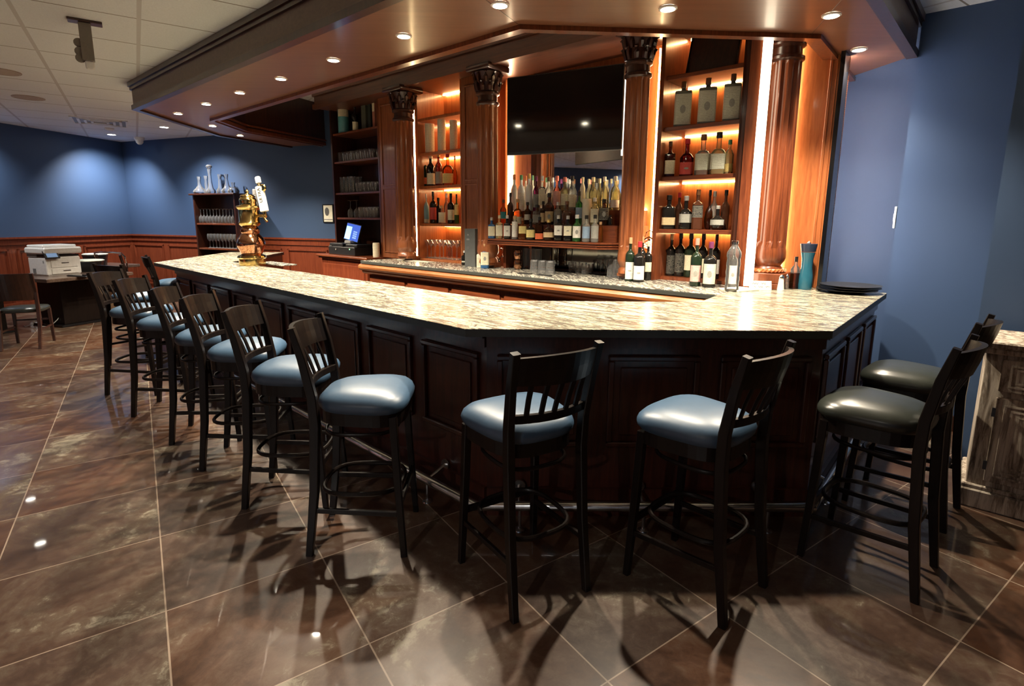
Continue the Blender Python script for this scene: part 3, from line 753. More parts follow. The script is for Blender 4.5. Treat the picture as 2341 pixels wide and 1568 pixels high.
# stepped display shelf
st = bthing('stepped_bottle_shelf', -3.35, 4.5, 1.07, 'three-step mahogany bottle display below the television', 'shelf')
z1_, z2_, z3_ = 1.40, 1.555, 1.70
def oct_poly(u0, u1, v0, v1, c): return [(u0 + 3.35, v0 - 4.5), (u1 + 3.35 - c, v0 - 4.5), (u1 + 3.35, v0 - 4.5 + c), (u1 + 3.35, v1 - 4.5), (u0 + 3.35, v1 - 4.5)]
mb = MB(); e = uv(1365, 565, 4.20)[0]; s0 = uv(1112, 548, 4.20)[0]
mb.prism(oct_poly(s0, e + .2, 4.20, 4.86, .2), 1.385 - 1.07, z1_ - 1.07)
for k, q in enumerate((.0, .012, .004, .016)): mb.prism(oct_poly(s0 + .005, e + .2 - q, 4.20 + q, 4.86, .2), 1.34 + .011 * k - 1.07, 1.351 + .011 * k - 1.07)
mb.build('step', M['mahogX'], st)
mb = MB(); mb.prism(oct_poly(uTVa + .06, e + .16, 4.40, 4.86, .1), z1_ - 1.07 + .001, z2_ - 1.07); mb.build('step', M['mahogX'], st)
mb = MB(); mb.prism(oct_poly(uTVa + .08, e + .14, 4.57, 4.86, .05), z2_ - 1.07 + .001, z3_ - 1.07); mb.build('step', M['mahogX'], st)
MB().box(e + 3.35 + .08, e + 3.35 + .14, -.05, .35, 0.0, 1.34 - 1.07).build('support', M['mahog'], st)
MB().box(s0 + 3.35 + .02, s0 + 3.35 + .06, -.05, .35, 0.0, 1.34 - 1.07).build('support', M['mahog'], st)

l = MB(); l.box(uTVa + .14 + 3.35, e + .10 + 3.35, 4.845 - 4.5, 4.86 - 4.5, z3_ - 1.07 + .001, z3_ - 1.07 + .016); l.build('led_bar', emis('added_display_led', (1.0, .82, .58), 90.0), st)  # LED added to brighten the bottles, unseen behind its lip
MB().box(uTVa + .12 + 3.35, e + .12 + 3.35, 4.815 - 4.5, 4.825 - 4.5, z3_ - 1.07 + .0005, z3_ - 1.07 + .035).build('light_lip', M['mahogD'], st)
# --- tall cabinet at the left
tc_ = bthing('glassware_cabinet', -7.0, 4.5, 0, 'tall open mahogany cabinet of glassware at the left end of the back bar', 'cabinet')
def tb_(u0, u1, v0, v1, z0, z1, b=0.0, m=None): return (m or MB()).box(u0 + 7.0, u1 + 7.0, v0 - 4.5, v1 - 4.5, z0, z1, b)
ta, tb2 = -7.68, -6.44
zt0 = 1.07
tb_(ta, ta + .04, 4.5, 4.95, zt0, 3.2).build('side', M['mahogD'], tc_); tb_(tb2 - .03, tb2, 4.5, 4.95, zt0, 3.2).build('side', M['mahog'], tc_)
tb_(ta, tb2, 4.93, 4.95, zt0, 3.2).build('back', M['mahogD'], tc_)
for z in (1.62, 1.99, 2.45, 2.86): tb_(ta + .04, tb2 - .03, 4.52, 4.93, z - .028, z, .003).build('shelf', M['mahog'], tc_)
m2 = tb_(ta - .12, tb2 + .02, 4.22, 4.95, zt0 - .035, zt0 - .001, .008); tb_(ta - .09, tb2 + .0, 4.25, 4.95, zt0 - .06, zt0 - .036, 0, m2); m2.build('ledge', M['mahogX'], tc_)
m2 = tb_(ta - .06, tb2 - .08, 4.29, 4.95, 0, zt0 - .06); m2.build('base', M['wains'], tc_)
m2 = tb_(ta - .0, tb2 - .14, 4.278, 4.29, .2, .93, .004); m2.build('door', M['wains'], tc_)

# --- television
tvl = uv(1159, 268, 4.24); tvr = uv(1424, 245, 4.54)
a = W(tvl[0], 4.24); b = W(tvr[0], 4.54); d = (b - a); wtv = d.length
zA0, zA1 = uv(1159, 352, 4.24)[1], uv(1159, 182, 4.24)[1]
zB0, zB1 = uv(1424, 345, 4.54)[1], uv(1424, 140, 4.54)[1]
ztv0, ztv1 = (zA0 + zB0) / 2, (zA1 + zB1) / 2
tv = thing('television', (a + b) / 2 + Vector((0, 0, ztv0)), 'large black flat television hanging before the mirror', 'television', math.atan2(d.y, d.x))
MB().box(-wtv / 2, wtv / 2, 0, .035, 0, ztv1 - ztv0, .006).build('housing', M['black'], tv)
MB().box(-wtv / 2 + .012, wtv / 2 - .012, -.002, 0.0, .03, ztv1 - ztv0 - .012).build('screen', M['screen'], tv)
MB().box(-.12, .12, .035, .20, .25, .5).build('wall_bracket', M['black'], tv)

# dark board leaning on the top right shelf
db = bthing('leaning_board', uv(1625, 130, 4.62)[0], 4.62, ZSH[3] - .03, 'dark wooden board leaning on the top shelf of the right unit', 'board')
T = Matrix.Rotation(R(-16), 4, 'X')
MB().box(-.20, .20, 0, .02, 0.012, .42, .004, T=T).build('panel', M['mahogD'], db)
MB().box(-.215, -.20, -.004, .024, 0.012, .42, .003, T=T).box(.20, .215, -.004, .024, 0.012, .42, .003, T=T).build('rim', M['blackg'], db)

# ================================================================== STOOLS
def make_stool():
    t = thing('bar_stool', (0, 0, 0), '', 'bar stool', group='bar stools around the counter')
    # cushion: rounded trapezoid, domed
    def outline(k, z, n=40):
        out = []
        for i in range(n):
            a = 2 * math.pi * i / n; ca, sa = math.cos(a), math.sin(a)
            e = 3.4; q = (abs(ca) ** e + abs(sa) ** e) ** (-1 / e)
            y = q * sa * 0.215; w = 0.215 + 0.03 * (sa * q)
            out.append((q * ca * w * k, y * k + 0.01, z))
        return out
    mb = MB(); rings = [(0.95, .715), (1.0, .728), (1.02, .748), (0.985, .768), (.90, .787), (.72, .803), (.45, .812), (.15, .815)]
    vs = []
    for k, z in rings: vs += outline(k, z)
    n = 40; fs = [tuple(range(n - 1, -1, -1)), tuple(len(rings) * n - n + i for i in range(n))]
    fs += [(j * n + i, j * n + (i + 1) % n, (j + 1) * n + (i + 1) % n, (j + 1) * n + i) for j in range(len(rings) - 1) for i in range(n)]
    mb._add(vs, fs); mb.build('seat', M['vinyl'], t, True)
    # seat frame
    mb = MB(); n = 40; vs = outline(.94, .655) + outline(.94, .715) + outline(.80, .715) + outline(.80, .655)
    fs = [(r * n + i, r * n + (i + 1) % n, ((r + 1) % 4) * n + (i + 1) % n, ((r + 1) % 4) * n + i) for r in range(4) for i in range(n)]
    mb._add(vs, fs); mb.build('seat_frame', M['stool'], t)
    for s in (-1, 1):
        MB().bar([(s * .185, .165, .70), (s * .192, .178, .40), (s * .203, .200, 0.0)], [.036, .034, .028], [.036, .034, .028]).build('leg', M['stool'], t)
        MB().bar([(s * .185, -.255, 0.0), (s * .182, -.215, .33), (s * .180, -.195, .66), (s * .184, -.200, .80), (s * .193, -.232, .98), (s * .198, -.268, 1.12)], [.030, .034, .036, .034, .032, .034], [.032, .040, .044, .042, .036, .028]).build('back_leg', M['stool'], t)
    def arc(x0, y0, bulge, z, n=10, lean=0.0):
        return [(x0 * (2 * i / n - 1), y0 - bulge * (1 - (2 * i / n - 1) ** 2), z) for i in range(n + 1)]
    # crest rail: curved, 13 cm tall
    mb = MB(); n = 12; vs = []
    for i in range(n + 1):
        q = 2 * i / n - 1; x = .186 * q; bl = .062 * (1 - q * q)
        for z, yy, th in ((.985, -.232, .009), (1.05, -.250, .010), (1.098, -.262, .010)):
            zz = z + .012 * (1 - q * q) * (1 if z > 1.06 else 0)
            vs += [(x, yy - bl - th, zz), (x, yy - bl + th, zz)]
    fs = []
    for i in range(n):
        b0, b1 = i * 6, i * 6 + 6
        fs += [(b0, b1, b1 + 2, b0 + 2), (b0 + 2, b1 + 2, b1 + 4, b0 + 4), (b0 + 1, b0 + 3, b1 + 3, b1 + 1), (b0 + 3, b0 + 5, b1 + 5, b1 + 3), (b0 + 4, b1 + 4, b1 + 5, b0 + 5), (b0, b0 + 1, b1 + 1, b1)]
    fs += [(0, 2, 4, 5, 3, 1), tuple(n * 6 + k for k in (1, 3, 5, 4, 2, 0))]
    mb._add(vs, fs); mb.build('crest_rail', M['stool'], t)
    mb = MB(); mb.bar(arc(.178, -.200, .040, .838), .022, .034); mb.build('lower_rail', M['stool'], t)
    for i in range(5):
        q = -0.667 + i * 0.333; x0 = .178 * q; x1 = .186 * q
        b0 = .040 * (1 - q * q); b1 = .062 * (1 - q * q)
        MB().bar([(x0, -.200 - b0, .845), (x0 * .5 + x1 * .5, -.214 - (b0 + b1) / 2, .92), (x1, -.234 - b1, .995)], .021, .011).build('slat', M['stool'], t)
    # bentwood hoops
    def hoop(z, rx, ry, cy, e=3.0, n=36):
        out = []
        for i in range(n):
            a = 2 * math.pi * i / n; ca, sa = math.cos(a), math.sin(a); q = (abs(ca) ** e + abs(sa) ** e) ** (-1 / e); out.append((ca * q * rx, sa * q * ry + cy, z))
        return out
    MB().tube(hoop(.60, .160, .172, -.012), .0095, 8, True, sx=0.8).build('upper_hoop', M['stool'], t, True)
    MB().tube(hoop(.305, .170, .192, -.018), .012, 8, True, sx=0.85).build('footrest_hoop', M['stool'], t, True)
    for s in (-1, 1): MB().bar([(s * .196, .19, .215), (s * .184, -.238, .235)], .016, .024).build('stretcher', M['stool'], t)
    MB().bar([(-.196, .190, .27), (.196, .190, .27)], .018, .030).build('front_rung', M['stool'], t)
    return t
st0 = make_stool()
stools = [(-3.45, 4.89, 88, 'farthest of six along the long side'),
          (-2.84, 4.36, 85, 'second from far end of six on long side'),
          (-2.22, 3.85, 78, 'third from far end of six on long side'),
          (-1.75, 3.43, 84, 'fourth from far end of six on long side'),
          (-1.24, 2.96, 88, 'fifth from far end of six on long side'),
          (-0.72, 2.54, 88, 'nearest of six on long side, whole seat visible'),
          (0.045, 2.235, -31, 'first on the front run, slatted back open before the seat'),
          (0.82, 2.21, -42, 'second on the front run, back turned toward the blue wall'),
          (1.70, 2.36, -42, 'nearer of the two on the short run by the cabinet'),
          (2.24, 2.89, -42, 'farther of the two on the short run, beside the weathered cabinet'),
          (-4.15, 5.86, 18, 'at the outer far corner, back square to the viewer'),
          (-4.45, 7.02, 52, 'behind the far corner, top rail showing over the counter')]
for i, (x, y, a, lab) in enumerate(stools):
    s = st0 if i == 0 else copy_tree(st0)
    s.location = (x, y, 0); s.rotation_euler = (0, 0, -R(a)); s['label'] = 'dark wood bar stool, ' + lab
    if i in (8, 9):  # same blue seats, darkened in colour to imitate the light there
        for c_ in s.children:
            if c_.name.startswith('seat') and not c_.name.startswith('seat_frame'): c_.data = c_.data.copy(); c_.data.materials[0] = M['vinylB']

# ================================================================== DINING SIDE
def make_chair(label, hoop=False):
    t = thing('dining_chair', (0, 0, 0), label, 'chair', group='dining chairs')
    mb = MB(); n = 32; vs = []
    for k, z in ((.95, .44), (1.0, .452), (1.0, .475), (.93, .492), (.6, .502)):
        for i in range(n):
            a = 2 * math.pi * i / n; ca, sa = math.cos(a), math.sin(a); q = (abs(ca) ** 4 + abs(sa) ** 4) ** -.25
            vs.append((q * ca * .22 * k, q * sa * .21 * k, z))
    fs = [tuple(range(n - 1, -1, -1)), tuple(4 * n + i for i in range(n))] + [(j * n + i, j * n + (i + 1) % n, (j + 1) * n + (i + 1) % n, (j + 1) * n + i) for j in range(4) for i in range(n)]
    mb._add(vs, fs); mb.build('seat', M['vinylB'] if not hoop else M['stool'], t, True)
    for s in (-1, 1):
        MB().bar([(s * .18, .17, .44), (s * .185, .185, 0)], [.036, .028], [.036, .028]).build('leg', M['chairw'], t)
        MB().bar([(s * .185, -.30, 0), (s * .19, -.23, .25), (s * .19, -.20, .46), (s * .195, -.22, .70), (s * .20, -.29, .93)], [.03, .034, .036, .034, .03], [.03, .036, .04, .034, .028]).build('back_leg', M['chairw'], t)
        MB().bar([(s * .184, .17, .22), (s * .187, -.235, .22)], .016, .022).build('stretcher', M['chairw'], t)
    MB().bar([(-.18, .175, .30), (.18, .175, .30)], .016, .022).build('stretcher', M['chairw'], t)
    if hoop:
        MB().tube([(-.24, -.22, .80), (-.25, -.26, .90), (-.22, -.29, .955), (-.1, -.31, .965), (.1, -.31, .965), (.22, -.29, .955), (.25, -.26, .90), (.24, -.22, .80), (.2, -.2, .46)], .013, 8).build('top_hoop', M['chrome'], t, True)
    else:
        mb = MB(); n = 10; vs = []
        for i in range(n + 1):
            q = 2 * i / n - 1; bl = .05 * (1 - q * q)
            for z, y in ((.60, -.20), (.93, -.285)):
                vs += [(q * .195, y - bl - .009, z), (q * .195, y - bl + .009, z)]
        fs = []
        for i in range(n):
            b = i * 4; c = b + 4; fs += [(b, c, c + 2, b + 2), (b + 1, b + 3, c + 3, c + 1), (b + 2, c + 2, c + 3, b + 3), (b, b + 1, c + 1, c)]
        fs += [(0, 2, 3, 1), tuple(n * 4 + k for k in (1, 3, 2, 0))]
        mb._add(vs, fs); mb.build('back_panel', M['chairw'], t)
    return t
ch = make_chair('dark wooden dining chair with a curved solid back at the far left table'); ch.location = (-6.10, 6.62, 0); ch.rotation_euler = (0, 0, R(24))
ch = make_chair('dining chair with a shiny hooped metal top rail before the wainscot', True); ch.location = (-6.62, 9.15, 0); ch.rotation_euler = (0, 0, R(-6)); ch.scale = (1.07, 1.07, 1.07)
def table(name, loc, rz, sx, sy, h, label):
    t = thing(name, loc, label, 'table', rz)
    MB().box(-sx / 2, sx / 2, -sy / 2, sy / 2, h - .05, h, .006).build('tabletop', wood('table_wood', (.05, .03, .022), (.15, .10, .075), .3, axis='X'), t)
    MB().box(-.26, .26, -.26, .26, .03, h - .05, .004).build('pedestal', M['stool'], t)
    MB().box(-.34, .34, -.34, .34, 0, .03, .006).build('base_plate', M['blackg'], t)
    return t
rzT = -R(20)    # table sides run parallel to the room walls
table('dining_table', (-6.78, 8.12, 0), R(-20), 1.20, 1.20, .75, 'square dark table carrying the white printer')
table('dining_table', (-7.42, 7.22, 0), R(-20), 1.05, 0.75, .73, 'dark table at the far left edge behind the solid back chair')
table('dining_table', (-7.45, 9.75, 0), R(-20), .8, .8, .75, 'small dark table by the wainscot behind the printer table')
# printer
pr = thing('printer', (-6.85, 8.05, .75), 'white multifunction printer with a tilted control panel on the square table', 'printer', R(-20) - R(90) * 0)
PSC = Vector((.68, .68, 1.0))
pr.scale = PSC
# local +x is the front (faces the viewer's right), -y faces the viewer
m = M['white']
MB().box(-.33, .26, -.34, .34, .0, .27, .02).build('body', m, pr)
MB().box(-.36, .30, -.37, .37, .315, .41, .02).box(-.34, .20, -.33, .33, .41, .445, .015).build('scanner_lid', m, pr)
MB().box(-.33, -.02, -.345, .33, .27, .315).build('neck', M['grey'], pr)
MB().box(.262, .272, -.25, .27, .02, .10, .004).box(.262, .272, -.25, .27, .115, .235, .004).build('paper_drawer', m, pr)
MB().box(.272, .280, -.05, .09, .175, .185).box(.272, .280, -.03, .11, .06, .07).build('drawer_grip', M['black'], pr)
MB().box(-.02, .24, -.33, .33, .271, .30).build('output_slot', M['black'], pr)
T = Matrix.Translation((.29, -.24, .30)) @ Matrix.Rotation(R(48), 4, 'Y')
MB().box(-.07, .07, -.14, .14, 0, .02, .004, T=T).build('control_panel', M['black'], pr)
MB().box(-.055, .055, -.10, .10, .021, .023, T=T).build('display', plain('printer_display', (.04, .06, .09), .2, emit=(.3, .45, .7), es=.25), pr)
MB().box(-.20, -.10, -.345, -.341, .03, .10).box(.17, .19, -.345, -.341, .19, .22).build('vent', M['grey'], pr)
kb = thing('keyboard', (-6.28, 7.78, .75), 'flat black keyboard lying on the table before the printer', 'keyboard', R(-22))
MB().box(-.22, .22, -.07, .07, 0, .016, .005).build('case', M['black'], kb)
mk = MB()
for i in range(12):
    for j in range(4): mk.box(-.205 + i * .034, -.178 + i * .034, -.06 + j * .03, -.037 + j * .03, .016, .021)
tag(mk.build('keys', M['blackg'], kb), kind='stuff')
def tub(loc, s, h, lab):
    t = thing('storage_tub', loc, lab, 'container', R(-20))
    MB().lathe([(s * .44, 0), (s * .5, h * .8), (s * .52, h * .82), (s * .52, h * .95)], 8, sq=.8).build('bin', M['black'], t)
    MB().lathe([(s * .525, h * .95), (s * .53, h), (s * .47, h + .012), (0.001, h + .014)], 8, sq=.8).build('lid', plain('pale_lid', (.80, .84, .70), .5), t)
tub((-6.80, 8.58, .75), .40, .17, 'black tub with a pale lid standing beside the printer')
tub((-7.50, 9.66, .75), .34, .20, 'smaller black tub with a pale lid behind the printer')
cbx = thing('cardboard_box', (-7.05, 9.02, 0), 'tan cardboard box on the floor behind the square table', 'box', R(-10))
MB().box(-.2, .2, -.16, .16, 0, .62).build('carton', M['card'], cbx); MB().box(-.2, .2, -.17, -.16, .28, .40).build('tape', plain('box_tape', (.5, .36, .22), .4), cbx)
cc = thing('power_cord', (-7.25, 7.80, 0), 'thin pale power cord looping on the floor beside the table base', 'cord')
MB().tube([(0.0, 0, .006), (.08, -.06, .006), (.16, -.02, .03), (.2, .02, .18), (.24, .03, .05), (.30, -.04, .006), (.42, -.03, .006), (.5, .02, .10), (.52, .05, .16), (.47, .09, .03), (.40, .12, .006)], .006, 6).build('cable', M['white'], cc, True)

# book case at the far wall
d = WF; n = Vector((d.y, -d.x, 0)); n = n if n.y < 0 else -n
def scribble(name, words, x0, z0, size, y, par, T=None, mat=None):
    """illegible pen strokes: a wavy line per word"""
    rnd = random.Random(3); mb = MB(); x = x0
    for w_ in words:
        pts = [(x + size * .42 * k, y, z0 + size * (.5 * math.sin(k * 2.3 + w_) + rnd.uniform(-.15, .15))) for k in range(w_ * 3)]
        if T is not None: pts = [T @ Vector(q) for q in pts]
        mb.tube(pts, size * .09, 4); x += size * .42 * (w_ * 3 + 2)
    return mb.build(name, mat or M['ink'], par)
def on_far(px, back):   # point of the plane parallel to the far wall, `back` in front of it
    r = ray(px, 520); q = C0 + n * back; nn_ = Vector((d.y, -d.x, 0)); t_ = q.dot(nn_) / (r.x * nn_.x + r.y * nn_.y); return Vector((r.x * t_, r.y * t_, 0))
A_, B_ = on_far(447, .42), on_far(541, .42); wbc = (B_ - A_).length
rzb = math.atan2(d.y, d.x)
bk = thing('bookcase', (A_ + B_) / 2, 'freestanding dark bookcase of glasses with decanters on top, against the far blue wall', 'bookcase', rzb)
q_ = uv(447, 443, (A_ + B_).dot(V) / 2)
dep_ = depth(A_ + Vector((0, 0, 1.6)))
zb_ = EYE.z + (ray(447, 443).z / math.hypot(ray(447, 443).x, ray(447, 443).y)) * A_.length
H_ = zb_
def zfar(px, py, base): r = ray(px, py); return EYE.z + r.z / math.hypot(r.x, r.y) * base.length
w2 = wbc / 2
MB().box(-w2, -w2 + .03, 0, .36, 0, H_ - .03).build('side', M['mahogD'], bk); MB().box(w2 - .03, w2, 0, .36, 0, H_ - .03).build('side', M['mahogD'], bk)
MB().box(-w2, w2, .345, .36, 0, H_ - .03).build('back', M['mahogD'], bk)
MB().box(-w2 - .06, w2 + .03, -.04, .38, H_ - .03, H_, .006).build('top', M['mahogD'], bk)
zsb = [zfar(455, 510, A_), zfar(455, 566, A_), .62, .12]
for z in zsb: MB().box(-w2 + .03, w2 - .03, .01, .345, z - .03, z, .003).build('shelf', M['mahog'], bk)

# ================================================================== GLASSWARE
def gobj(name, prof, seg=16, mat=None, inner=True, T=None):
    mb = MB(); mb.lathe(prof, seg, cap=False, T=T); me = mb.mesh(name, True); me.materials.clear(); me.materials.append(mat or M['glassw']); return me
def flip(prof): h = max(z for r, z in prof); return [(r, h - z) for r, z in reversed(prof)]
P_TUM = [(.0001, .010), (.033, .010), (.033, 0), (.036, .004), (.041, .10), (.0395, .101)]
P_PINT = [(.0001, .010), (.030, .010), (.030, 0), (.032, .004), (.043, .155), (.0415, .156)]
P_TALL = [(.0001, .012), (.032, .012), (.032, 0), (.034, .004), (.036, .175), (.0345, .176)]
P_WINE = [(.0001, .001), (.036, 0), (.034, .003), (.006, .012), (.0045, .03), (.0045, .085), (.012, .097), (.034, .118), (.041, .145), (.040, .175), (.034, .205), (.033, .206)]
P_MART = [(.0001, .001), (.038, 0), (.036, .003), (.005, .010), (.004, .03), (.004, .10), (.052, .165), (.0505, .166)]
GM = {}
for k, p in dict(tumbler=P_TUM, pint=P_PINT, tall=P_TALL, wine=P_WINE, martini=P_MART).items(): GM[k] = gobj(k + '_glass', p); GM[k + '_inv'] = gobj(k + '_glass_inverted', flip(p))
NAMES = dict(tumbler='tumbler', pint='pint_glass', tall='highball_glass', wine='wine_glass', martini='cocktail_glass')
def put_glass(kind, loc, label, group, s=1.0, hs=1.0):
    base = kind.replace('_inv', '')
    o = bpy.data.objects.new(NAMES[base], GM[kind]); COL.objects.link(o); o.location = loc; o.scale = (s, s, s * hs)
    o.rotation_euler = (0, 0, random.random() * 6)
    return tag(o, label, 'glass', group)
KW = dict(tumbler='clear tumbler', pint='clear pint glass', tall='tall clear highball glass', wine='clear stemmed wine glass', martini='clear cocktail glass')
def row(kind, fn, n, where, group, s=1.0, hs=1.0, back=None):
    """fn(i, r) gives the place of glass i in row r"""
    inv = ' upside down' if kind.endswith('_inv') else ''
    for r_ in range(2 if back else 1):
        for i in range(n):
            w_ = 'front' if r_ == 0 else 'back'
            put_glass(kind, fn(i, r_), f"{KW[kind.replace('_inv','')]}{inv}, {ORD[i]} in {w_} row {where}", group, s, hs)
def vrow(px0, px1, n, v, z, dv=.10):
    u0, u1 = uv(px0, 400, v)[0], uv(px1, 400, v)[0]
    return lambda i, r_: W(u0 + (u1 - u0) * i / max(1, n - 1) + random.uniform(-.006, .006) + .03 * r_, v + dv * r_ + random.uniform(-.01, .01), z + .0005)
g = 'glassware in the tall cabinet'
row('tumbler', vrow(782, 852, 8, 4.62, 2.45), 8, 'on second tall cabinet shelf', g, 1.15, 1.25, True)
row('tall', vrow(775, 806, 5, 4.62, 1.99), 5, 'on third tall cabinet shelf', g, 1.1, 1.25, True)
row('tumbler', vrow(819, 856, 5, 4.62, 1.99), 5, 'beside the highballs, third cabinet shelf', g, 1.15, 1.25, True)
row('wine_inv', vrow(798, 812, 2, 4.66, 1.62), 2, 'on fourth tall cabinet shelf', g, 1.15, 1.1)
row('tumbler', vrow(824, 858, 5, 4.62, 1.62), 5, 'on fourth tall cabinet shelf', g, 1.15, 1.35, True)
row('martini', vrow(974, 1043, 8, 4.62, 1.10), 8, 'at foot of lit shelves', 'cocktail glasses in the lit unit', 1.15, 1.25, True)
# bookcase glasses and decanters
def brow(px0, px1, n, z, dy=.14, y=.08):
    a_, b_ = on_far(px0, .42 - y), on_far(px1, .42 - y)
    return lambda i, r_: a_.lerp(b_, i / max(1, n - 1)) - n_vec * (dy * r_) + Vector((0, 0, z + .0005))
n_vec = n
row('wine_inv', brow(462, 535, 11, zsb[0]), 11, 'on upper far bookcase shelf', 'glasses in the far bookcase', 1.0, 1.28, True)
row('wine', brow(477, 537, 9, zsb[1]), 9, 'on lower far bookcase shelf', 'glasses in the far bookcase', 1.0, 1.28, True)
def decanter(px, h, rb, lab, duck=False, neck=.25):
    p = on_far(px, .25); t = thing('decanter', p + Vector((0, 0, H_ + .0005)), lab, 'decanter', 0, 'decanters on the far bookcase')
    k = h
    MB().lathe([(.001, .004), (rb * .8, 0), (rb, .03), (rb * .98, .06), (rb * .55, .11), (.03, k * .5), (.024, k * .75), (.034, k), (.031, k), (.021, k * .75)], 20, cap=False).build('body', M['glassw'], t, True)
    if duck: MB().lathe([(.02, k), (.045, k + .03), (.055, k + .05), (.03, k + .075), (.001, k + .08)], 16, cap=False).build('stopper', M['glassw'], t, True)
decanter(465, .32, .115, 'clear squat decanter with a flared neck, first on the bookcase')
decanter(481, .33, .05, 'narrow clear carafe behind the tall decanter on the bookcase')
decanter(490, .45, .08, 'tallest clear decanter with a knobbed stopper on the bookcase', True)
decanter(512, .35, .07, 'clear wide-necked carafe in the middle of the bookcase top')
decanter(527, .35, .10, 'clear decanter with a sloping shoulder near the end of the bookcase')
decanter(541, .20, .10, 'low wide clear decanter last in the row on the bookcase')

# ================================================================== BOTTLES
def liquid(name, tint, glossy=False):
    return thin_glass(name, tint, .45, .05, tuple(x * .6 for x in tint))
BC = dict(clear=thin_glass('bottle_clear', (.96, .97, .95), .35, .16, (.85, .86, .78), .5), amber=thin_glass('bottle_amber', (.92, .50, .16), .4, .10, (.70, .25, .05), .3), gold=thin_glass('bottle_gold', (.96, .88, .58), .35, .22, (.88, .78, .40), .4), brown=liquid('bottle_brown', (.40, .14, .04)),  # clear and gold bodies painted paler to stand in for backlight
          green=thin_glass('bottle_green', (.30, .75, .30), .4, .12, (.10, .45, .12), .3), blue=thin_glass('bottle_blue', (.25, .5, .9), .4, .35, (.10, .32, .75), .3), pink=liquid('bottle_pink', (.95, .45, .35)), purple=liquid('bottle_purple', (.45, .10, .28)), red=liquid('bottle_red', (.55, .05, .04)),
          dark=plain('bottle_dark', (.010, .009, .008), .08), dgreen=plain('bottle_dark_green', (.012, .022, .012), .08), white=plain('bottle_frosted', (.80, .82, .80), .3),
          cream=plain('bottle_cream', (.82, .76, .60), .35), teal=plain('bottle_teal', (.10, .30, .34), .25), slate=plain('bottle_slate', (.16, .17, .14), .28), skyblue=plain('bottle_skyblue', (.24, .42, .50), .3), black=M['blackg'],
          umber=plain('bottle_umber', (.075, .028, .014), .10))
LC = {}
def lab_m(c, cover=.45):
    cols = dict(white=(.80, .78, .70), cream=(.80, .74, .54), tan=(.62, .46, .26), yellow=(.80, .66, .25), orange=(.80, .16, .05), red=(.55, .06, .05), black=(.02, .02, .02), blue=(.25, .36, .50), grey=(.30, .30, .27), silver=(.56, .57, .47), pink=(.80, .42, .38), teal=(.05, .42, .48), green=(.20, .40, .22), gold=(.6, .45, .15))
    if c not in LC: LC[c] = label_mat('label_' + c, cols[c], (.06, .05, .04) if c not in ('black', 'slate') else (.7, .65, .5), cover)
    return LC[c]
CAPM = {}
def cap_m(c):
    cols = dict(black=(.012, .012, .012), white=(.8, .8, .78), cream=(.80, .72, .50), cork=(.55, .34, .18), gold=(.75, .52, .18), orange=(.65, .22, .07), green=(.10, .28, .14), red=(.55, .03, .04), pink=(.85, .28, .22), brown=(.16, .07, .03), silver=(.6, .6, .58), olive=(.45, .40, .18), purple=(.16, .03, .10))
    if c not in CAPM: CAPM[c] = plain('cap_' + c, cols[c], .35, metal=.7 if c in ('gold', 'silver') else 0)
    return CAPM[c]
SH = dict(wine=(.60, .71, .30, 0), spirit=(.58, .70, .36, 0), square=(.62, .70, .34, .7), slim=(.66, .80, .42, 0), round=(.40, .60, .24, 0), tall=(.56, .72, .34, 0), flat=(.76, .80, .26, .9), squat=(.48, .62, .32, .2), cyl=(.93, .97, .6, 0))
CN = dict(clear='clear', amber='amber', gold='pale gold', brown='brown', green='green glass', blue='blue glass', pink='rose coloured', purple='purple', red='red', dark='dark', dgreen='dark green', white='frosted white', cream='cream', teal='teal', slate='slate grey', skyblue='light blue', black='black', umber='dark brown')
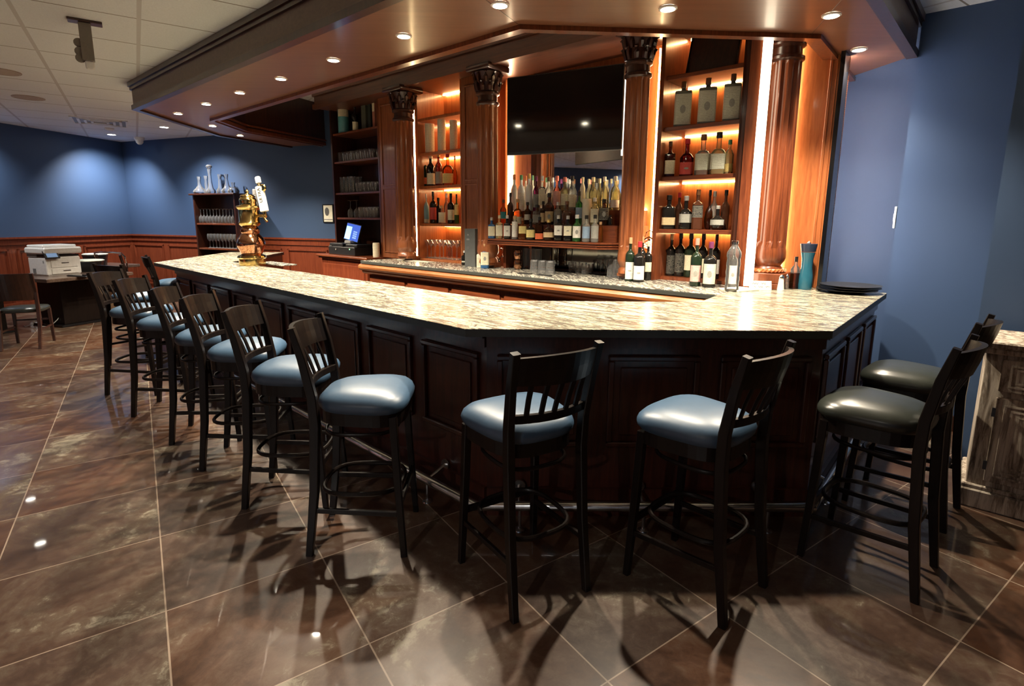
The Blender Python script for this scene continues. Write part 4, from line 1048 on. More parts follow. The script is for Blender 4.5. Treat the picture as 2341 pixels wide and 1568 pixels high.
def bottle(px, v, zb, ytop, wpx, kind, body, cap, lab, l0, l1, where, group, name='bottle', ybase=None, emblem=None):
    u = uv(px, 400, v)[0]; base = W(u, v, zb)
    h = max(.08, uv(px, ytop, v)[1] - zb); r = wpx / 2 * depth(base + Vector((0, 0, .2))) / FPX
    if h > .60: h = .60
    sh, nk, nr, sq = SH[kind]
    if sq > .3: r *= .92
    labtxt = CN[body] + ' ' + name.replace('_', ' ') + (f', {lab} label' if lab else '') + (f', {cap} cap' if cap else '') + ', ' + where
    t = thing(name, base + Vector((0, 0, .0006)), labtxt, 'bottle' if name.endswith('bottle') else 'canister', math.atan2(base.y - EYE.y, base.x - EYE.x) - math.pi / 2, group)
    rn = min(r * nr, .020 if h > .2 else .014)
    seg = 16
    capz = .86 if kind != 'cyl' else .94
    if kind == 'cyl': prof = [(r * .97, 0), (r, .004), (r, h * .93)]
    else: prof = [(r * .8, 0.0), (r * .97, .003), (r, .012), (r, h * sh), (r * .93, h * (sh + .03)), (r * .62, h * (nk - .03)), (rn * 1.15, h * nk), (rn, h * (nk + .04)), (rn, h * capz), (rn * 1.12, h * (capz + .005)), (rn * 1.12, h * (capz + .02))]
    if kind == 'round': prof = [(r * .5, 0), (r * .82, h * .06), (r, h * .2), (r, h * .3), (r * .85, h * .45), (r * .5, h * .54), (rn, h * .6), (rn, h * capz)]
    sy = .5 if kind == 'flat' else 1.0
    MB().lathe(prof, seg, sq=sq, sy=sy, cap=True).build('body', BC[body], t, True)
    if cap: MB().lathe([(rn * 1.25, h * capz), (rn * 1.3, h * (capz + .01)), (rn * 1.25, h * .995), (rn * .9, h)] if kind != 'cyl' else [(r * 1.02, h * .93), (r * 1.02, h), (r * .9, h * 1.003)], 12).build('cap', cap_m(cap), t, True)
    if lab:
        mb = MB(); vs = []; n_ = 10; rr = r * 1.012; half = R(62) if kind != 'flat' else R(68)
        for z in (h * l0, h * l1):
            for i in range(n_ + 1):
                a = -math.pi / 2 + half * (2 * i / n_ - 1); k = 1.0
                if sq > 0:
                    e = 2 + 8 * sq; k = min(1.32, (abs(math.cos(a)) ** e + abs(math.sin(a)) ** e) ** (-1 / e))
                vs.append((math.cos(a) * rr * k, math.sin(a) * rr * k * sy - (.0008), z))
        mb._add(vs, [(i, i + 1, n_ + 2 + i, n_ + 1 + i) for i in range(n_)])
        o = mb.build('label', lab_m(lab), t)
        if emblem:
            zc = h * (l0 + l1) / 2; mb = MB(); q = []
            for i in range(14):
                a = 2 * math.pi * i / 14; q.append((math.cos(a) * r * .34, -rr * sy - .002 if sq < .3 else -r * sy * 1.0 - .003, zc + math.sin(a) * r * (.5 if emblem != 'bar' else .16)))
            mb._add(q + [(x, y + .001, z) for x, y, z in q], [tuple(range(14)), tuple(range(27, 13, -1))] + [(i, 14 + i, 14 + (i + 1) % 14, (i + 1) % 14) for i in range(14)])
            mb.build('emblem', lab_m('grey'), o)
    return t
def shelf_row(items, v, z, where, group):
    for i, it in enumerate(items):
        px, yt, w, kind, body, cap, lab, l0, l1 = it[:9]
        bottle(px, v + (it[9] if len(it) > 9 and isinstance(it[9], float) else 0), z, yt, w, kind, body, cap, lab, l0, l1, f"{ORD[i]} {where}", group, emblem=(it[10] if len(it) > 10 else None))
e_ = 1.40
shelf_row([(1124, 497, 17, 'square', 'blue', 'silver', 'cream', .12, .58), (1142, 492, 17, 'square', 'gold', 'cream', 'cream', .12, .58), (1160, 492, 17, 'square', 'dark', 'white', 'white', .12, .56, 0.0, 'bar'),
           (1178, 493, 15, 'slim', 'clear', 'cork', 'white', .1, .75), (1196, 498, 19, 'square', 'amber', 'brown', 'yellow', .28, .62), (1215, 500, 21, 'squat', 'dark', 'black', 'yellow', .12, .48),
           (1235, 496, 20, 'square', 'brown', 'black', 'orange', .05, .30), (1257, 502, 25, 'squat', 'brown', 'gold', 'tan', .16, .40), (1279, 492, 20, 'square', 'dark', 'silver', 'white', .22, .60, 0.0, 'bar'),
           (1301, 493, 20, 'square', 'dark', 'silver', 'cream', .22, .60, 0.0, 'bar'), (1322, 491, 20, 'spirit', 'green', 'white', 'white', .14, .58, 0.0, 'oval'), (1344, 492, 19, 'spirit', 'clear', 'black', 'blue', .14, .58), (1364, 491, 18, 'spirit', 'clear', 'black', 'grey', .14, .60, 0.0, 'oval'), (1377, 507, 12, 'slim', 'amber', 'cork', None, 0, 0, .06)],
          4.30, e_, 'on lowest display step', 'bottles on the lowest display step')
shelf_row([(1151, 456, 15, 'spirit', 'amber', 'brown', 'teal', .22, .5), (1167, 440, 14, 'spirit', 'umber', 'black', None, 0, 0), (1184, 455, 21, 'squat', 'amber', 'cork', 'cream', .02, .30), (1207, 462, 16, 'spirit', 'brown', 'black', 'white', .2, .45),
           (1229, 468, 22, 'square', 'umber', 'black', 'grey', .1, .5), (1243, 460, 14, 'spirit', 'brown', 'black', 'tan', .1, .5), (1257, 441, 21, 'spirit', 'brown', 'black', 'tan', .10, .42, 0.0, 'oval'), (1277, 462, 19, 'square', 'clear', 'silver', None, 0, 0), (1298, 460, 24, 'squat', 'umber', 'brown', 'brown' if False else None, 0, 0),
           (1326, 437, 17, 'wine', 'green', 'black', 'blue', .2, .52), (1344, 450, 22, 'cyl', 'cream', None, None, 0, 0, .02), (1362, 452, 20, 'square', 'gold', 'white', 'cream', .1, .6), (1384, 455, 24, 'spirit', 'brown', 'black', 'black', .2, .66, 0.0, 'oval'), (1399, 492, 11, 'slim', 'dark', 'black', None, 0, 0)],
          4.47, z2_, 'on middle display step', 'bottles on the middle display step')
shelf_row([(1176, 399, 15, 'tall', 'white', 'orange', None, 0, 0), (1192, 400, 17, 'tall', 'white', 'green', 'white', .1, .5), (1202, 402, 12, 'tall', 'cream', 'orange', None, 0, 0, .08), (1210, 397, 17, 'tall', 'white', 'gold', None, 0, 0, -.02),
           (1218, 401, 12, 'tall', 'cream', 'green', None, 0, 0, .08), (1226, 403, 14, 'tall', 'purple', 'purple', 'grey', .1, .48), (1240, 402, 17, 'square', 'clear', 'silver', 'cream', .16, .62), (1255, 404, 17, 'spirit', 'clear', 'brown', 'cream', .1, .5), (1264, 406, 14, 'spirit', 'clear', 'white', None, 0, 0, .07),
           (1274, 402, 18, 'spirit', 'pink', 'pink', 'pink', .15, .56), (1292, 405, 19, 'spirit', 'gold', 'pink', 'cream', .16, .5), (1309, 402, 19, 'spirit', 'clear', 'black', 'cream', .1, .46), (1333, 405, 12, 'slim', 'cream', 'cream', None, 0, 0), (1347, 409, 13, 'tall', 'clear', 'cream', None, 0, 0, .07),
           (1357, 405, 19, 'tall', 'gold', 'cream', 'cream', .02, .2), (1372, 408, 14, 'tall', 'gold', 'cream', None, 0, 0, .07), (1383, 404, 18, 'tall', 'gold', 'white', None, 0, 0), (1398, 409, 12, 'tall', 'clear', 'cream', None, 0, 0, .07), (1408, 403, 22, 'tall', 'gold', 'white', 'white', .08, .30)],
          4.64, z3_, 'on top display step', 'bottles on the top display step')
gL = 'bottles on the lit shelves nearer the cabinet'
shelf_row([(970, 352, 15, 'wine', 'dgreen', 'black', 'orange', .08, .28), (985, 352, 20, 'spirit', 'dark', 'cream', 'cream', .06, .40), (1003, 348, 16, 'spirit', 'brown', 'gold', 'grey', .06, .42), (1024, 349, 25, 'squat', 'amber', 'red', 'yellow', .06, .36), (1040, 356, 12, 'round', 'amber', 'cork', None, 0, 0, .05)],
          4.62, 2.02, 'on third shelf, far lit unit', gL)
shelf_row([(972, 443, 15, 'tall', 'skyblue', 'silver', 'cream', .02, .14), (989, 438, 16, 'wine', 'dark', 'black', 'red', .12, .50), (1001, 452, 13, 'spirit', 'dark', 'black', None, 0, 0, .08), (1009, 470, 16, 'squat', 'clear', 'cork', 'cream', .06, .62), (1020, 442, 13, 'tall', 'clear', 'white', None, 0, 0, .08),
           (1030, 442, 17, 'wine', 'dark', 'black', 'cream', .12, .46), (1043, 444, 11, 'wine', 'green', 'black', 'yellow', .3, .65)], 4.62, 1.55, 'on fourth shelf, far lit unit', gL)
for i, (px, yt, w) in enumerate(((984, 278, 22), (1011, 260, 19), (1038, 270, 18))):
    bottle(px, 4.62, 2.43, yt, w, 'cyl', 'cream', None, 'cream', .06, .9, f'{ORD[i]} of three, far lit unit', 'cream tubes on the lit shelf', name='gift_tube')
gR = 'bottles on the lit shelves nearer the blue wall'
for i, (px, yt, w) in enumerate(((1552, 189, 40), (1606, 181, 42), (1661, 172, 40))):
    t = bottle(px, 4.60, 2.40, yt, w, 'flat', 'slate', 'brown', 'silver', .05, .72, f'{ORD[i]} ornate flask on top shelf', 'ornate flasks on the top lit shelf', emblem='oval')
shelf_row([(1530, 324, 24, 'square', 'brown', 'brown', 'cream', .08, .46), (1568, 318, 30, 'squat', 'red', 'red', 'red', .04, .36, 0.0, 'bar'), (1604, 308, 34, 'squat', 'clear', 'brown', 'silver', .12, .52), (1639, 303, 34, 'squat', 'gold', 'black', 'silver', .12, .48), (1664, 320, 20, 'tall', 'gold', 'green', 'gold', .06, .3)],
          4.60, 1.985, 'on second shelf, near lit unit', gR)
shelf_row([(1534, 446, 32, 'square', 'dark', 'black', 'tan', .12, .34), (1557, 440, 17, 'spirit', 'umber', 'red', None, 0, 0, .07), (1573, 448, 28, 'squat', 'dark', 'silver', 'grey', .2, .46), (1600, 433, 25, 'square', 'umber', 'brown', 'black', .3, .60), (1627, 434, 20, 'round', 'brown', 'black', None, 0, 0, .07),
           (1638, 437, 18, 'spirit', 'clear', 'silver', None, 0, 0, .10), (1647, 470, 33, 'round', 'dark', 'silver', 'grey', .2, .42, -.02), (1664, 434, 18, 'spirit', 'umber', 'black', None, 0, 0, .08)], 4.60, 1.53, 'on third shelf, near lit unit', gR)
shelf_row([(1523, 540, 18, 'wine', 'dark', 'black', 'white', .2, .42), (1545, 535, 21, 'wine', 'dark', 'cork', 'black', .05, .5), (1566, 531, 24, 'wine', 'dark', 'black', 'black', .1, .52), (1590, 532, 27, 'wine', 'dgreen', 'black', 'cream', .16, .50), (1619, 534, 24, 'wine', 'dark', 'black', 'cream', .12, .44), (1650, 536, 20, 'wine', 'dark', 'black', 'white', .12, .44)],
          4.72, 1.10, 'in bottom of near lit unit', 'wine bottles in the bottom compartment')
gW = 'wine bottles standing on the back counter'
shelf_row([(1449, 543, 21, 'wine', 'dgreen', 'cork', 'white', .05, .44, 0.0, 'bar'), (1471, 552, 26, 'wine', 'dark', 'red', 'white', .06, .40, 0.0, 'bar'), (1491, 551, 19, 'wine', 'dark', 'cream', 'cream', .22, .46, .18)], 4.28, 1.07, 'before slim orange panel', gW)
bottle(1477, 4.42, 1.07, 541, 18, 'wine', 'dark', 'cork', None, 0, 0, 'behind the red capped bottle on the counter', gW)
shelf_row([(1605, 545, 25, 'wine', 'dgreen', 'pink', 'pink', .10, .44, 0.0, 'oval'), (1638, 553, 29, 'wine', 'dark', 'purple', 'cream', .08, .52, .0, 'oval'), (1693, 554, 18, 'wine', 'dark', 'black', 'white', .1, .5, .06, 'oval')], 4.33, 1.07, 'standing before near lit unit', gW)
# cork opener wrap on the middle wine bottle
cr = bthing('bottle_pourer', uv(1478, 530, 4.50)[0], 4.56, 1.07, 'white and chrome lever corkscrew standing behind the wine bottles', 'corkscrew')
MB().lathe([(.03, 0), (.012, .01), (.010, .30), (.02, .31), (.012, .33), (.012, .37)], 12).tube([(-.05, 0, .36), (0, 0, .385), (.05, 0, .36)], .008, 8).tube([(-.045, 0, .385), (-.03, 0, .43), (0, 0, .445), (.03, 0, .43), (.045, 0, .385)], .005, 6).build('lever', M['chrome'], cr, True)
cr.name = 'corkscrew'
# clear water bottle
wb = bthing('water_bottle', uv(1677, 600, 4.20)[0], 4.20, 1.07, 'clear ribbed plastic water bottle without a label by the bright strip', 'bottle')
rb_ = .052; pr_ = [(.001, .005), (rb_ * .8, 0), (rb_, .015)]
for i in range(7): pr_ += [(rb_ * (.93 if i % 2 else 1.0), .03 + i * .03)]
pr_ += [(rb_ * .9, .25), (rb_ * 1.02, .27), (rb_ * .98, .30), (rb_ * .6, .335), (.022, .35), (.022, .375)]
MB().lathe(pr_, 20, cap=False).build('body', M['glassw'], wb, True); MB().lathe([(.024, .36), (.024, .385), (.02, .388)], 14).build('cap', thin_glass('cap_clear', (.85, .88, .9)), wb, True)
# left end of the back counter
bottle(1060, 4.40, 1.07, 573, 14, 'wine', 'dark', 'white', 'silver', .2, .3, 'beside the tall grey gift box on the counter', gW)
gb = bthing('gift_box', uv(1084, 560, 4.36)[0], 4.36, 1.07, 'tall charcoal gift box standing on the back counter', 'box')
hg = uv(1084, 523, 4.30)[1] - 1.07
MB().box(-.085, .085, -.07, .07, 0, hg, .002).build('carton', plain('charcoal_card', (.09, .095, .095), .6), gb)
MB().box(-.05, -.005, -.0715, -.0705, hg * .70, hg * .74).box(-.04, -.015, -.0715, -.0705, hg * .82, hg * .86).lathe([(.001, 0), (.02, 0)], 12, T=Matrix.Translation((-.028, -.0712, hg * .5)) @ Matrix.Rotation(R(90), 4, 'X')).build('printing', M['grey'], gb)
shelf_row([(1094, 566, 11, 'square', 'cream', 'cork', 'cream', .1, .5), (1108, 557, 20, 'square', 'blue', 'cork', 'cream', .14, .66, 0.0, 'oval')], 4.27, 1.07, 'of two by the gift box', 'small square bottles by the gift box')
def ctr(px, py, z=1.07): return at(px, py, z)
row('wine_inv', lambda i, r_: ctr((1134, 1148, 1162)[i], 607, 1.07) + Vector((0, 0, .0006)), 3, 'beside the copper mugs', 'glasses on the back counter', 1.0, 1.0)
for i, z in enumerate((0, .105)):
    mg = thing('copper_mug', ctr(1184, 615) + Vector((0, 0, .0005 + z)), ('lower' if i == 0 else 'upper') + ' hammered copper mug of the stack of two', 'mug', R(-60), 'copper mugs')
    MB().lathe([(.001, .002), (.034, 0), (.046, .02), (.050, .05), (.045, .085), (.042, .10), (.040, .10), (.044, .05), (.001, .01)], 22, cap=False).build('cup', M['copper'], mg, True)
    MB().tube([(-.045, 0, .085), (-.075, 0, .085), (-.09, 0, .06), (-.075, 0, .03), (-.047, 0, .022)], .006, 8).build('handle', M['brass'], mg, True)
row('tall', lambda i, r_: ctr(1203 + i * 13, 613 + i * 1.5) + Vector((0, 0, .0006)) + V * .06 * r_, 3, 'next to the copper mugs', 'glasses on the back counter', 1.15, 1.1)
row('tumbler_inv', lambda i, r_: ctr(1222 + i * 18, 624 + i * 1.5) + Vector((0, 0, .0006)), 3, 'under the bottle display', 'glasses on the back counter', 1.15, 1.15)
row('tumbler', lambda i, r_: ctr(1308 + i * 15, 622 + i * 2.5) + Vector((0, 0, .0006)) + V * .07 * r_, 3, 'under the far end of the display', 'glasses on the back counter', 1.0, 1.0, True)
row('tall_inv', lambda i, r_: ctr(1396 + i * 13, 633 + i * 2) + Vector((0, 0, .0006)) + V * .09 * r_, 4, 'beside the corked wine bottle', 'glasses on the back counter', 1.05, .95, True)
row('martini', lambda i, r_: ctr(1372 + i * 12, 627 + i * 2) + Vector((0, 0, .0006)), 2, 'before the column', 'glasses on the back counter', .9, 1.0)
bm2 = thing('bar_mat', ctr(1290, 622) + V * .06 + Vector((0, 0, .0006)), 'long dark rubber bar mat under the upturned glasses', 'mat', BROT)
MB().box(-.45, .42, -.06, .12, 0, .006, .002).build('mat', M['black'], bm2)
bm2.location = bm2.location + Vector((0, 0, 0))
for nm, px, py, lab in (('coaster', 1200, 626, 'thin black coaster near the counter edge by the mugs'), ('bottle_opener', 1245, 630, 'flat dark bottle opener on the counter edge')):
    t = thing(nm, ctr(px, py) + Vector((0, 0, .0006)), lab, nm.replace('_', ' '), BROT); MB().box(-.08, .08, -.025, .025, 0, .008, .003).build('plate', M['black'], t)

# ================================================================== TALL CABINET THINGS
bottle(791, 4.62, 2.86, 228, 25, 'cyl', 'teal', None, 'cream', .50, .76, 'first on the top cabinet shelf', 'tins and boxes on the top cabinet shelf', name='gift_tube')
bottle(817, 4.60, 2.86, 240, 14, 'wine', 'dark', 'black', 'cream', .03, .36, 'between the tins on the top cabinet shelf', 'tins and boxes on the top cabinet shelf')
for i, (px, yt, w, mt, lab) in enumerate(((832, 217, 17, plain('olive_card', (.10, .11, .08), .6), 'tall olive grey gift box on the top cabinet shelf'), (845, 217, 10, plain('dark_card', (.03, .04, .03), .6), 'narrow dark gift box on the top cabinet shelf'), (855, 215, 9, plain('rose_card', (.50, .20, .13), .6), 'rose and cream gift box at the end of the top cabinet shelf'))):
    u = uv(px, 300, 4.62)[0]; h = uv(px, yt, 4.62)[1] - 2.86; w_ = w * depth(W(u, 4.62, 3)) / FPX
    gb = bthing('gift_box', u, 4.62, 2.8605, lab, 'box'); MB().box(-w_ / 2, w_ / 2, 0, .12, 0, h, .002).build('carton', mt, gb)
    if i == 2: MB().box(-w_ / 2 + .003, w_ / 2 - .003, -.002, 0, h * .5, h * .88).build('label', lab_m('cream'), gb)
# till
tl = bthing('cash_register', uv(808, 570, 4.50)[0], 4.55, 1.0705, 'black till drawer with a receipt printer and a lit blue touch screen', 'till')
MB().box(-.42, .30, -.22, .18, 0, .12, .008).build('drawer', M['black'], tl); MB().box(-.42, -.05, -.20, .15, .12, .17, .008).build('printer_unit', M['black'], tl); MB().box(.0, .30, -.18, .12, .12, .16, .008).build('receipt_unit', M['black'], tl)
MB().lathe([(.001, 0), (.014, 0), (.014, .006)], 12, T=Matrix.Translation((-.20, -.222, .08)) @ Matrix.Rotation(R(90), 4, 'X')).build('lock', M['chrome'], tl)
MB().lathe([(.001, 0), (.009, 0)], 12, T=Matrix.Translation((.17, -.222, .09)) @ Matrix.Rotation(R(90), 4, 'X')).build('indicator', emis('green_indicator', (.3, 1, .4), 2.0), tl)
for k_w in (0,): scribble('lettering', [3], -.39, .13, .022, -.2225, tl, None, M['grey'])
MB().box(-.13, .03, -.12, .02, .16, .21, .01).build('stand', M['grey'], tl)
T = Matrix.Translation((-.06, -.06, .20)) @ Matrix.Rotation(R(-14), 4, 'X') @ Matrix.Rotation(R(7), 4, 'Y')
MB().box(-.20, .20, 0, .03, 0, .27, .006, T=T).build('monitor', M['black'], tl)
scr = MB().box(-.19, .19, -.002, 0, .012, .258, T=T).build('screen', plain('till_screen', (.01, .02, .06), .2, emit=(.035, .075, .34), es=1.0), tl)
MB().box(-.18, -.03, -.004, -.002, .02, .215, T=T).build('screen_panel', emis('till_panel', (.25, .62, .95), 1.0), scr)
mk = MB()
for i in range(3):
    for j in range(4): mk.box(.035 + i * .035, .06 + i * .035, -.004, -.002, .05 + j * .03, .07 + j * .03, T=T)
mk.build('keypad', emis('till_keys', (.16, .26, .65), .9), scr)
wj = bthing('towel_roll', uv(860, 560, 4.44)[0], 4.44, 1.0705, 'pale patterned paper roll standing at the end of the till', 'towel')
MB().lathe([(.048, 0), (.05, .01), (.05, .19), (.046, .2), (.015, .2)], 18).build('roll', lab_m('cream'), wj, True)
# things by the first column
bx_ = thing('wooden_tray', ctr(915, 586) + Vector((0, 0, .0006)), 'small dark wooden tray holding a folded leather pouch by the first column', 'tray', BROT)
MB().box(-.19, .14, -.08, .10, 0, .02, .004).build('tray', M['mahog'], bx_)
lp = thing('leather_pouch', ctr(922, 582) + Vector((0, 0, .022)), 'brown leather pouch folded on the wooden tray', 'pouch', BROT + .2)
MB().lathe([(.10, 0), (.105, .03), (.09, .07), (.05, .10), (.001, .108)], 14, sx=1.1, sy=.6).build('pouch', plain('leather', (.24, .10, .055), .5), lp, True)
MB().tube([(-.16, -.02, .0), (-.08, -.02, .09), (.08, .0, .12)], .008, 6).build('strap', plain('strap_leather', (.35, .20, .13), .5), lp, True)
put_glass('wine', ctr(942, 595) + Vector((0, 0, .0006)), 'single stemmed tasting glass before the first column', 'glasses on the back counter', 1.0, 1.2)
sp = thing('sponge', ctr(928, 592) + Vector((0, 0, .006)), 'bright yellow sponge on the folded towel by the first column', 'sponge', BROT); MB().box(-.06, .05, -.03, .03, 0, .045, .012).build('block', M['yellow'], sp)
tw = thing('towel', ctr(965, 598) + Vector((0, 0, .0006)), 'cream bar towel spread on the back counter below the lit shelves', 'towel', BROT); MB().box(-.46, .18, -.055, .055, 0, .005, .002).build('cloth', M['paper'], tw)

# ================================================================== ON THE BAR TOP
tp = thing('beer_tower', at(578, 606, 1.07), 'ornate brass and copper beer tap tower standing on the bar', 'beer tap', R(-12))
ZT = 1.07
def ztap(py): return at_h(py)
dtp = depth(tp.location + Vector((0, 0, .3)))
k_ = dtp / FPX
def zz(py): return (609 - py) * k_ * 1.0
def rr(px): return px / 2 * k_
MB().lathe([(rr(56), 0), (rr(57), zz(604)), (rr(56), zz(594)), (rr(62), zz(591)), (rr(60), zz(587)), (rr(46), zz(584))], 32).build('foot', M['brass'], tp, True)
MB().lathe([(rr(44), zz(584)), (rr(50), zz(576)), (rr(60), zz(565)), (rr(61), zz(558)), (rr(54), zz(548)), (rr(42), zz(540)), (rr(36), zz(537)), (rr(40), zz(534)), (rr(41), zz(528)), (rr(32), zz(522))], 32).build('urn', M['copper'], tp, True)
MB().lathe([(rr(32), zz(522)), (rr(44), zz(517)), (rr(47), zz(513)), (rr(43), zz(510)), (rr(43), zz(484)), (rr(48), zz(482)), (rr(53), zz(479)), (rr(50), zz(476)), (rr(36), zz(474)), (rr(34), zz(468)), (rr(37), zz(464)), (rr(35), zz(460)), (rr(30), zz(457)), (rr(32), zz(454)), (rr(28), zz(451)), (rr(8), zz(449)), (rr(5), zz(446)), (rr(7), zz(443)), (rr(4), zz(440)), (.0005, zz(438))], 32).build('barrel', M['brass'], tp, True)
MB().tube([(rr(40), 0, zz(497)), (rr(40) + .07, 0, zz(497)), (rr(40) + .12, 0, zz(499))], .016, 10).tube([(rr(40) + .09, 0, zz(497)), (rr(40) + .10, 0, zz(503)), (rr(40) + .13, 0, zz(510))], .014, 10).lathe([(.014, 0), (.02, .02), (.012, .05), (.016, .07)], 12, c=(rr(40) + .105, 0, zz(497))).build('faucet', M['brass'], tp, True)
T = Matrix.Translation((rr(40) + .105, 0, zz(488))) @ Matrix.Rotation(R(-9), 4, 'Y')
hh_ = zz(410) - zz(488)
hd = MB().box(-.045, .045, -.02, .02, 0, hh_ * .73, .008, T=T).build('tap_handle', M['paper'], tp)
MB().box(-.028, .028, -.018, .018, hh_ * .80, hh_, .010, T=T).build('handle_top', M['paper'], hd)
MB().lathe([(.014, hh_ * .73), (.02, hh_ * .76), (.014, hh_ * .80)], 12, T=T).lathe([(.04, 0), (.042, .01), (.03, .02)], 14, T=T @ Matrix.Translation((.045, .0, hh_ * .66)) @ Matrix.Rotation(R(90), 4, 'X')).build('handle_collar', M['gold'] if 'gold' in M else M['brass'], hd, True)
text('lettering', 'ULTRA', .052, M['ink'], hd, T @ Matrix.Translation((0.0, -.0215, hh_ * .47)) @ Matrix.Rotation(R(90), 4, 'X') @ Matrix.Rotation(R(90), 4, 'Z'))
tp2 = MB().box(-.02, .02, -.02 + .12, .02 + .12, zz(480), zz(450), .006).box(-.016, .016, .104, .136, zz(450), zz(437), .006).build('second_handle', M['grey'], tp)
MB().tube([(rr(20), .05, zz(490)), (.0, .12, zz(488)), (0, .12, zz(480))], .012, 8).build('second_faucet', M['brass'], tp, True)
# right end
pm = thing('pepper_mill', at(1839, 661, 1.07) + Vector((0, 0, .0005)), 'tall teal pepper mill with a dark head beside the last column', 'pepper mill')
kp = depth(pm.location) / FPX
def zp(py): return (664 - py) * kp
MB().lathe([(14 * kp, 0), (15 * kp, zp(655)), (14.5 * kp, zp(635)), (11.5 * kp, zp(612)), (12 * kp, zp(595)), (15 * kp, zp(580))], 24).build('body', plain('teal_wood', (.02, .11, .17), .25, coat=.4), pm, True)
MB().lathe([(15 * kp, zp(579)), (15.5 * kp, zp(575)), (17.5 * kp, zp(563)), (17.5 * kp, zp(561))], 24).build('head', plain('navy_head', (.02, .03, .06), .3), pm, True)
MB().lathe([(.012, zp(561)), (.016, zp(559)), (.001, zp(555))], 12).build('knob', M['chrome'], pm, True)
for i, (px, py, top, w, lab) in enumerate(((1784, 664, 627, 15, 'white salt shaker with a chrome top before the column base'), (1797, 661, 626, 10, 'glass pepper shaker with a chrome top behind the white shaker'))):
    t = thing('shaker', at(px, py, 1.07) + Vector((0, 0, .0005)), lab, 'shaker', 0, 'salt and pepper shakers'); k2 = depth(t.location) / FPX
    h = (py - top) * k2; r = w / 2 * k2
    MB().lathe([(r, 0), (r, .01), (r * .68, h * .72)], 14).build('body', M['white'] if i == 0 else M['glassw'], t, True); MB().lathe([(r * .72, h * .72), (r * .8, h * .78), (r * .62, h * .9), (.001, h)], 14).build('top', M['chrome'], t, True)
t = thing('sauce_bottle', at(1814, 660, 1.07) + Vector((0, 0, .0005)), 'square glass bottle of brown sauce beside the pepper mill', 'bottle', R(20)); k2 = depth(t.location) / FPX; r = 8.5 * k2; h = 73 * k2
MB().lathe([(r * .9, 0), (r * .95, .005), (r * .95, h * .5)], 16, sq=.7).build('sauce', BC['brown'], t, True)
MB().lathe([(r * .95, h * .5), (r * .95, h * .62), (r * .4, h * .74), (r * .36, h * .86)], 16, sq=.7, cap=False).build('neck', M['glassw'], t, True); MB().lathe([(r * .42, h * .84), (r * .42, h)], 10).build('cap', M['black'], t, True)
cd = thing('note_card', at(1738, 663, 1.07) + Vector((0, 0, .0005)), 'handwritten white card propped upright before the column base', 'card', R(-4)); k2 = depth(cd.location) / FPX
wc, hc = 25 * k2, 21 * k2
T = Matrix.Rotation(R(-14), 4, 'X')
MB().box(-wc, wc, -.001, .001, 0, hc, T=T).build('card', M['paper'], cd)
scribble('handwriting', [3, 2], -wc * .75, hc * .72, .016, -.0022, cd, T)
scribble('handwriting', [1, 2, 2], -wc * .55, hc * .36, .016, -.0022, cd, T)
nk = thing('napkin_stack', at(1690, 663, 1.07) + Vector((0, 0, .0005)), 'low stack of cream paper napkins at the joint of the counters', 'napkins', R(28))
MB().box(-.12, .12, -.09, .09, 0, .012, .002).build('napkins', M['paper'], nk)
for i, z in enumerate((0, .016, .032)):
    pl = thing('plate', at(1940, 668, 1.07) + Vector((i * .004 + (.0 if i else -.02), 0, .0006 + z)), ('lowest', 'middle', 'topmost')[i] + ' dark plate of the stack at the end of the bar', 'plate', 0, 'stacked dark plates')
    MB().lathe([(.001, .0), (.10, 0), (.12, .004), (.205, .024), (.206, .027), (.12, .010), (.10, .008), (.001, .008)], 40, cap=False).build('plate', M['black'], pl, True)
    # (single mesh part, kept under its base)

# ================================================================== RIGHT CABINET
ca = at(2184, 1150, 0); cdir = dirv(130.5)
cb = thing('sideboard', Vector((ca.x, ca.y, 0)), 'weathered grey brown wooden sideboard with a panelled door and drawer', 'sideboard', math.atan2(cdir.y, cdir.x))
WC, DC, HC = 1.3, .46, .97
MB().box(.03, WC, .03, DC, .10, HC - .06, .004).build('carcass', M['weath'], cb)
MB().box(0, WC + .03, 0, DC, 0, .11, .008).build('plinth', M['weath'], cb)
MB().box(.01, WC + .02, .01, DC, .11, .135, .006).build('plinth_moulding', M['weath'], cb)
MB().box(-.03, WC + .06, -.03, DC, HC - .035, HC, .008).build('top', M['weath'], cb)
MB().box(-.005, WC + .03, -.005, DC, HC - .07, HC - .035, .008).build('cornice', M['weath'], cb)
for i in range(2):
    x0, x1 = .10 + i * .60, .10 + i * .60 + .55
    for z0, z1, nm in ((.17, .66, 'door'), (.695, .875, 'drawer')):
        dmb = MB(); dmb.box(x0, x1, .012, .03, z0, z1, .004)
        for q in range(3):
            s_ = .035 + q * .028; dz = s_ * (1 if nm == 'door' else .75)
            a0, a1, b0, b1 = x0 + s_, x1 - s_, z0 + dz, z1 - dz
            if b1 - b0 < .03: break
            for w_ in ((a0, a1, b0, b0 + .012), (a0, a1, b1 - .012, b1), (a0, a0 + .012, b0 + .012, b1 - .012), (a1 - .012, a1, b0 + .012, b1 - .012)): dmb.box(w_[0], w_[1], .003 + .003 * q, .013, w_[2], w_[3], .002)
        o = dmb.build(nm, M['weath'], cb)
        kx = (x0 + x1) / 2 if nm == 'drawer' else x1 - .04
        MB().lathe([(.008, 0), (.008, .012), (.018, .018), (.02, .028), (.001, .036)], 14, T=Matrix.Translation((kx, .012, (z0 + z1) / 2)) @ Matrix.Rotation(R(90), 4, 'X')).build('knob', M['mahogD'], o, True)
        if nm == 'door': [MB().box(x0 - .012, x0 + .004, .004, .014, hz, hz + .05).build('hinge', M['black'], o) for hz in (.24, .55)]
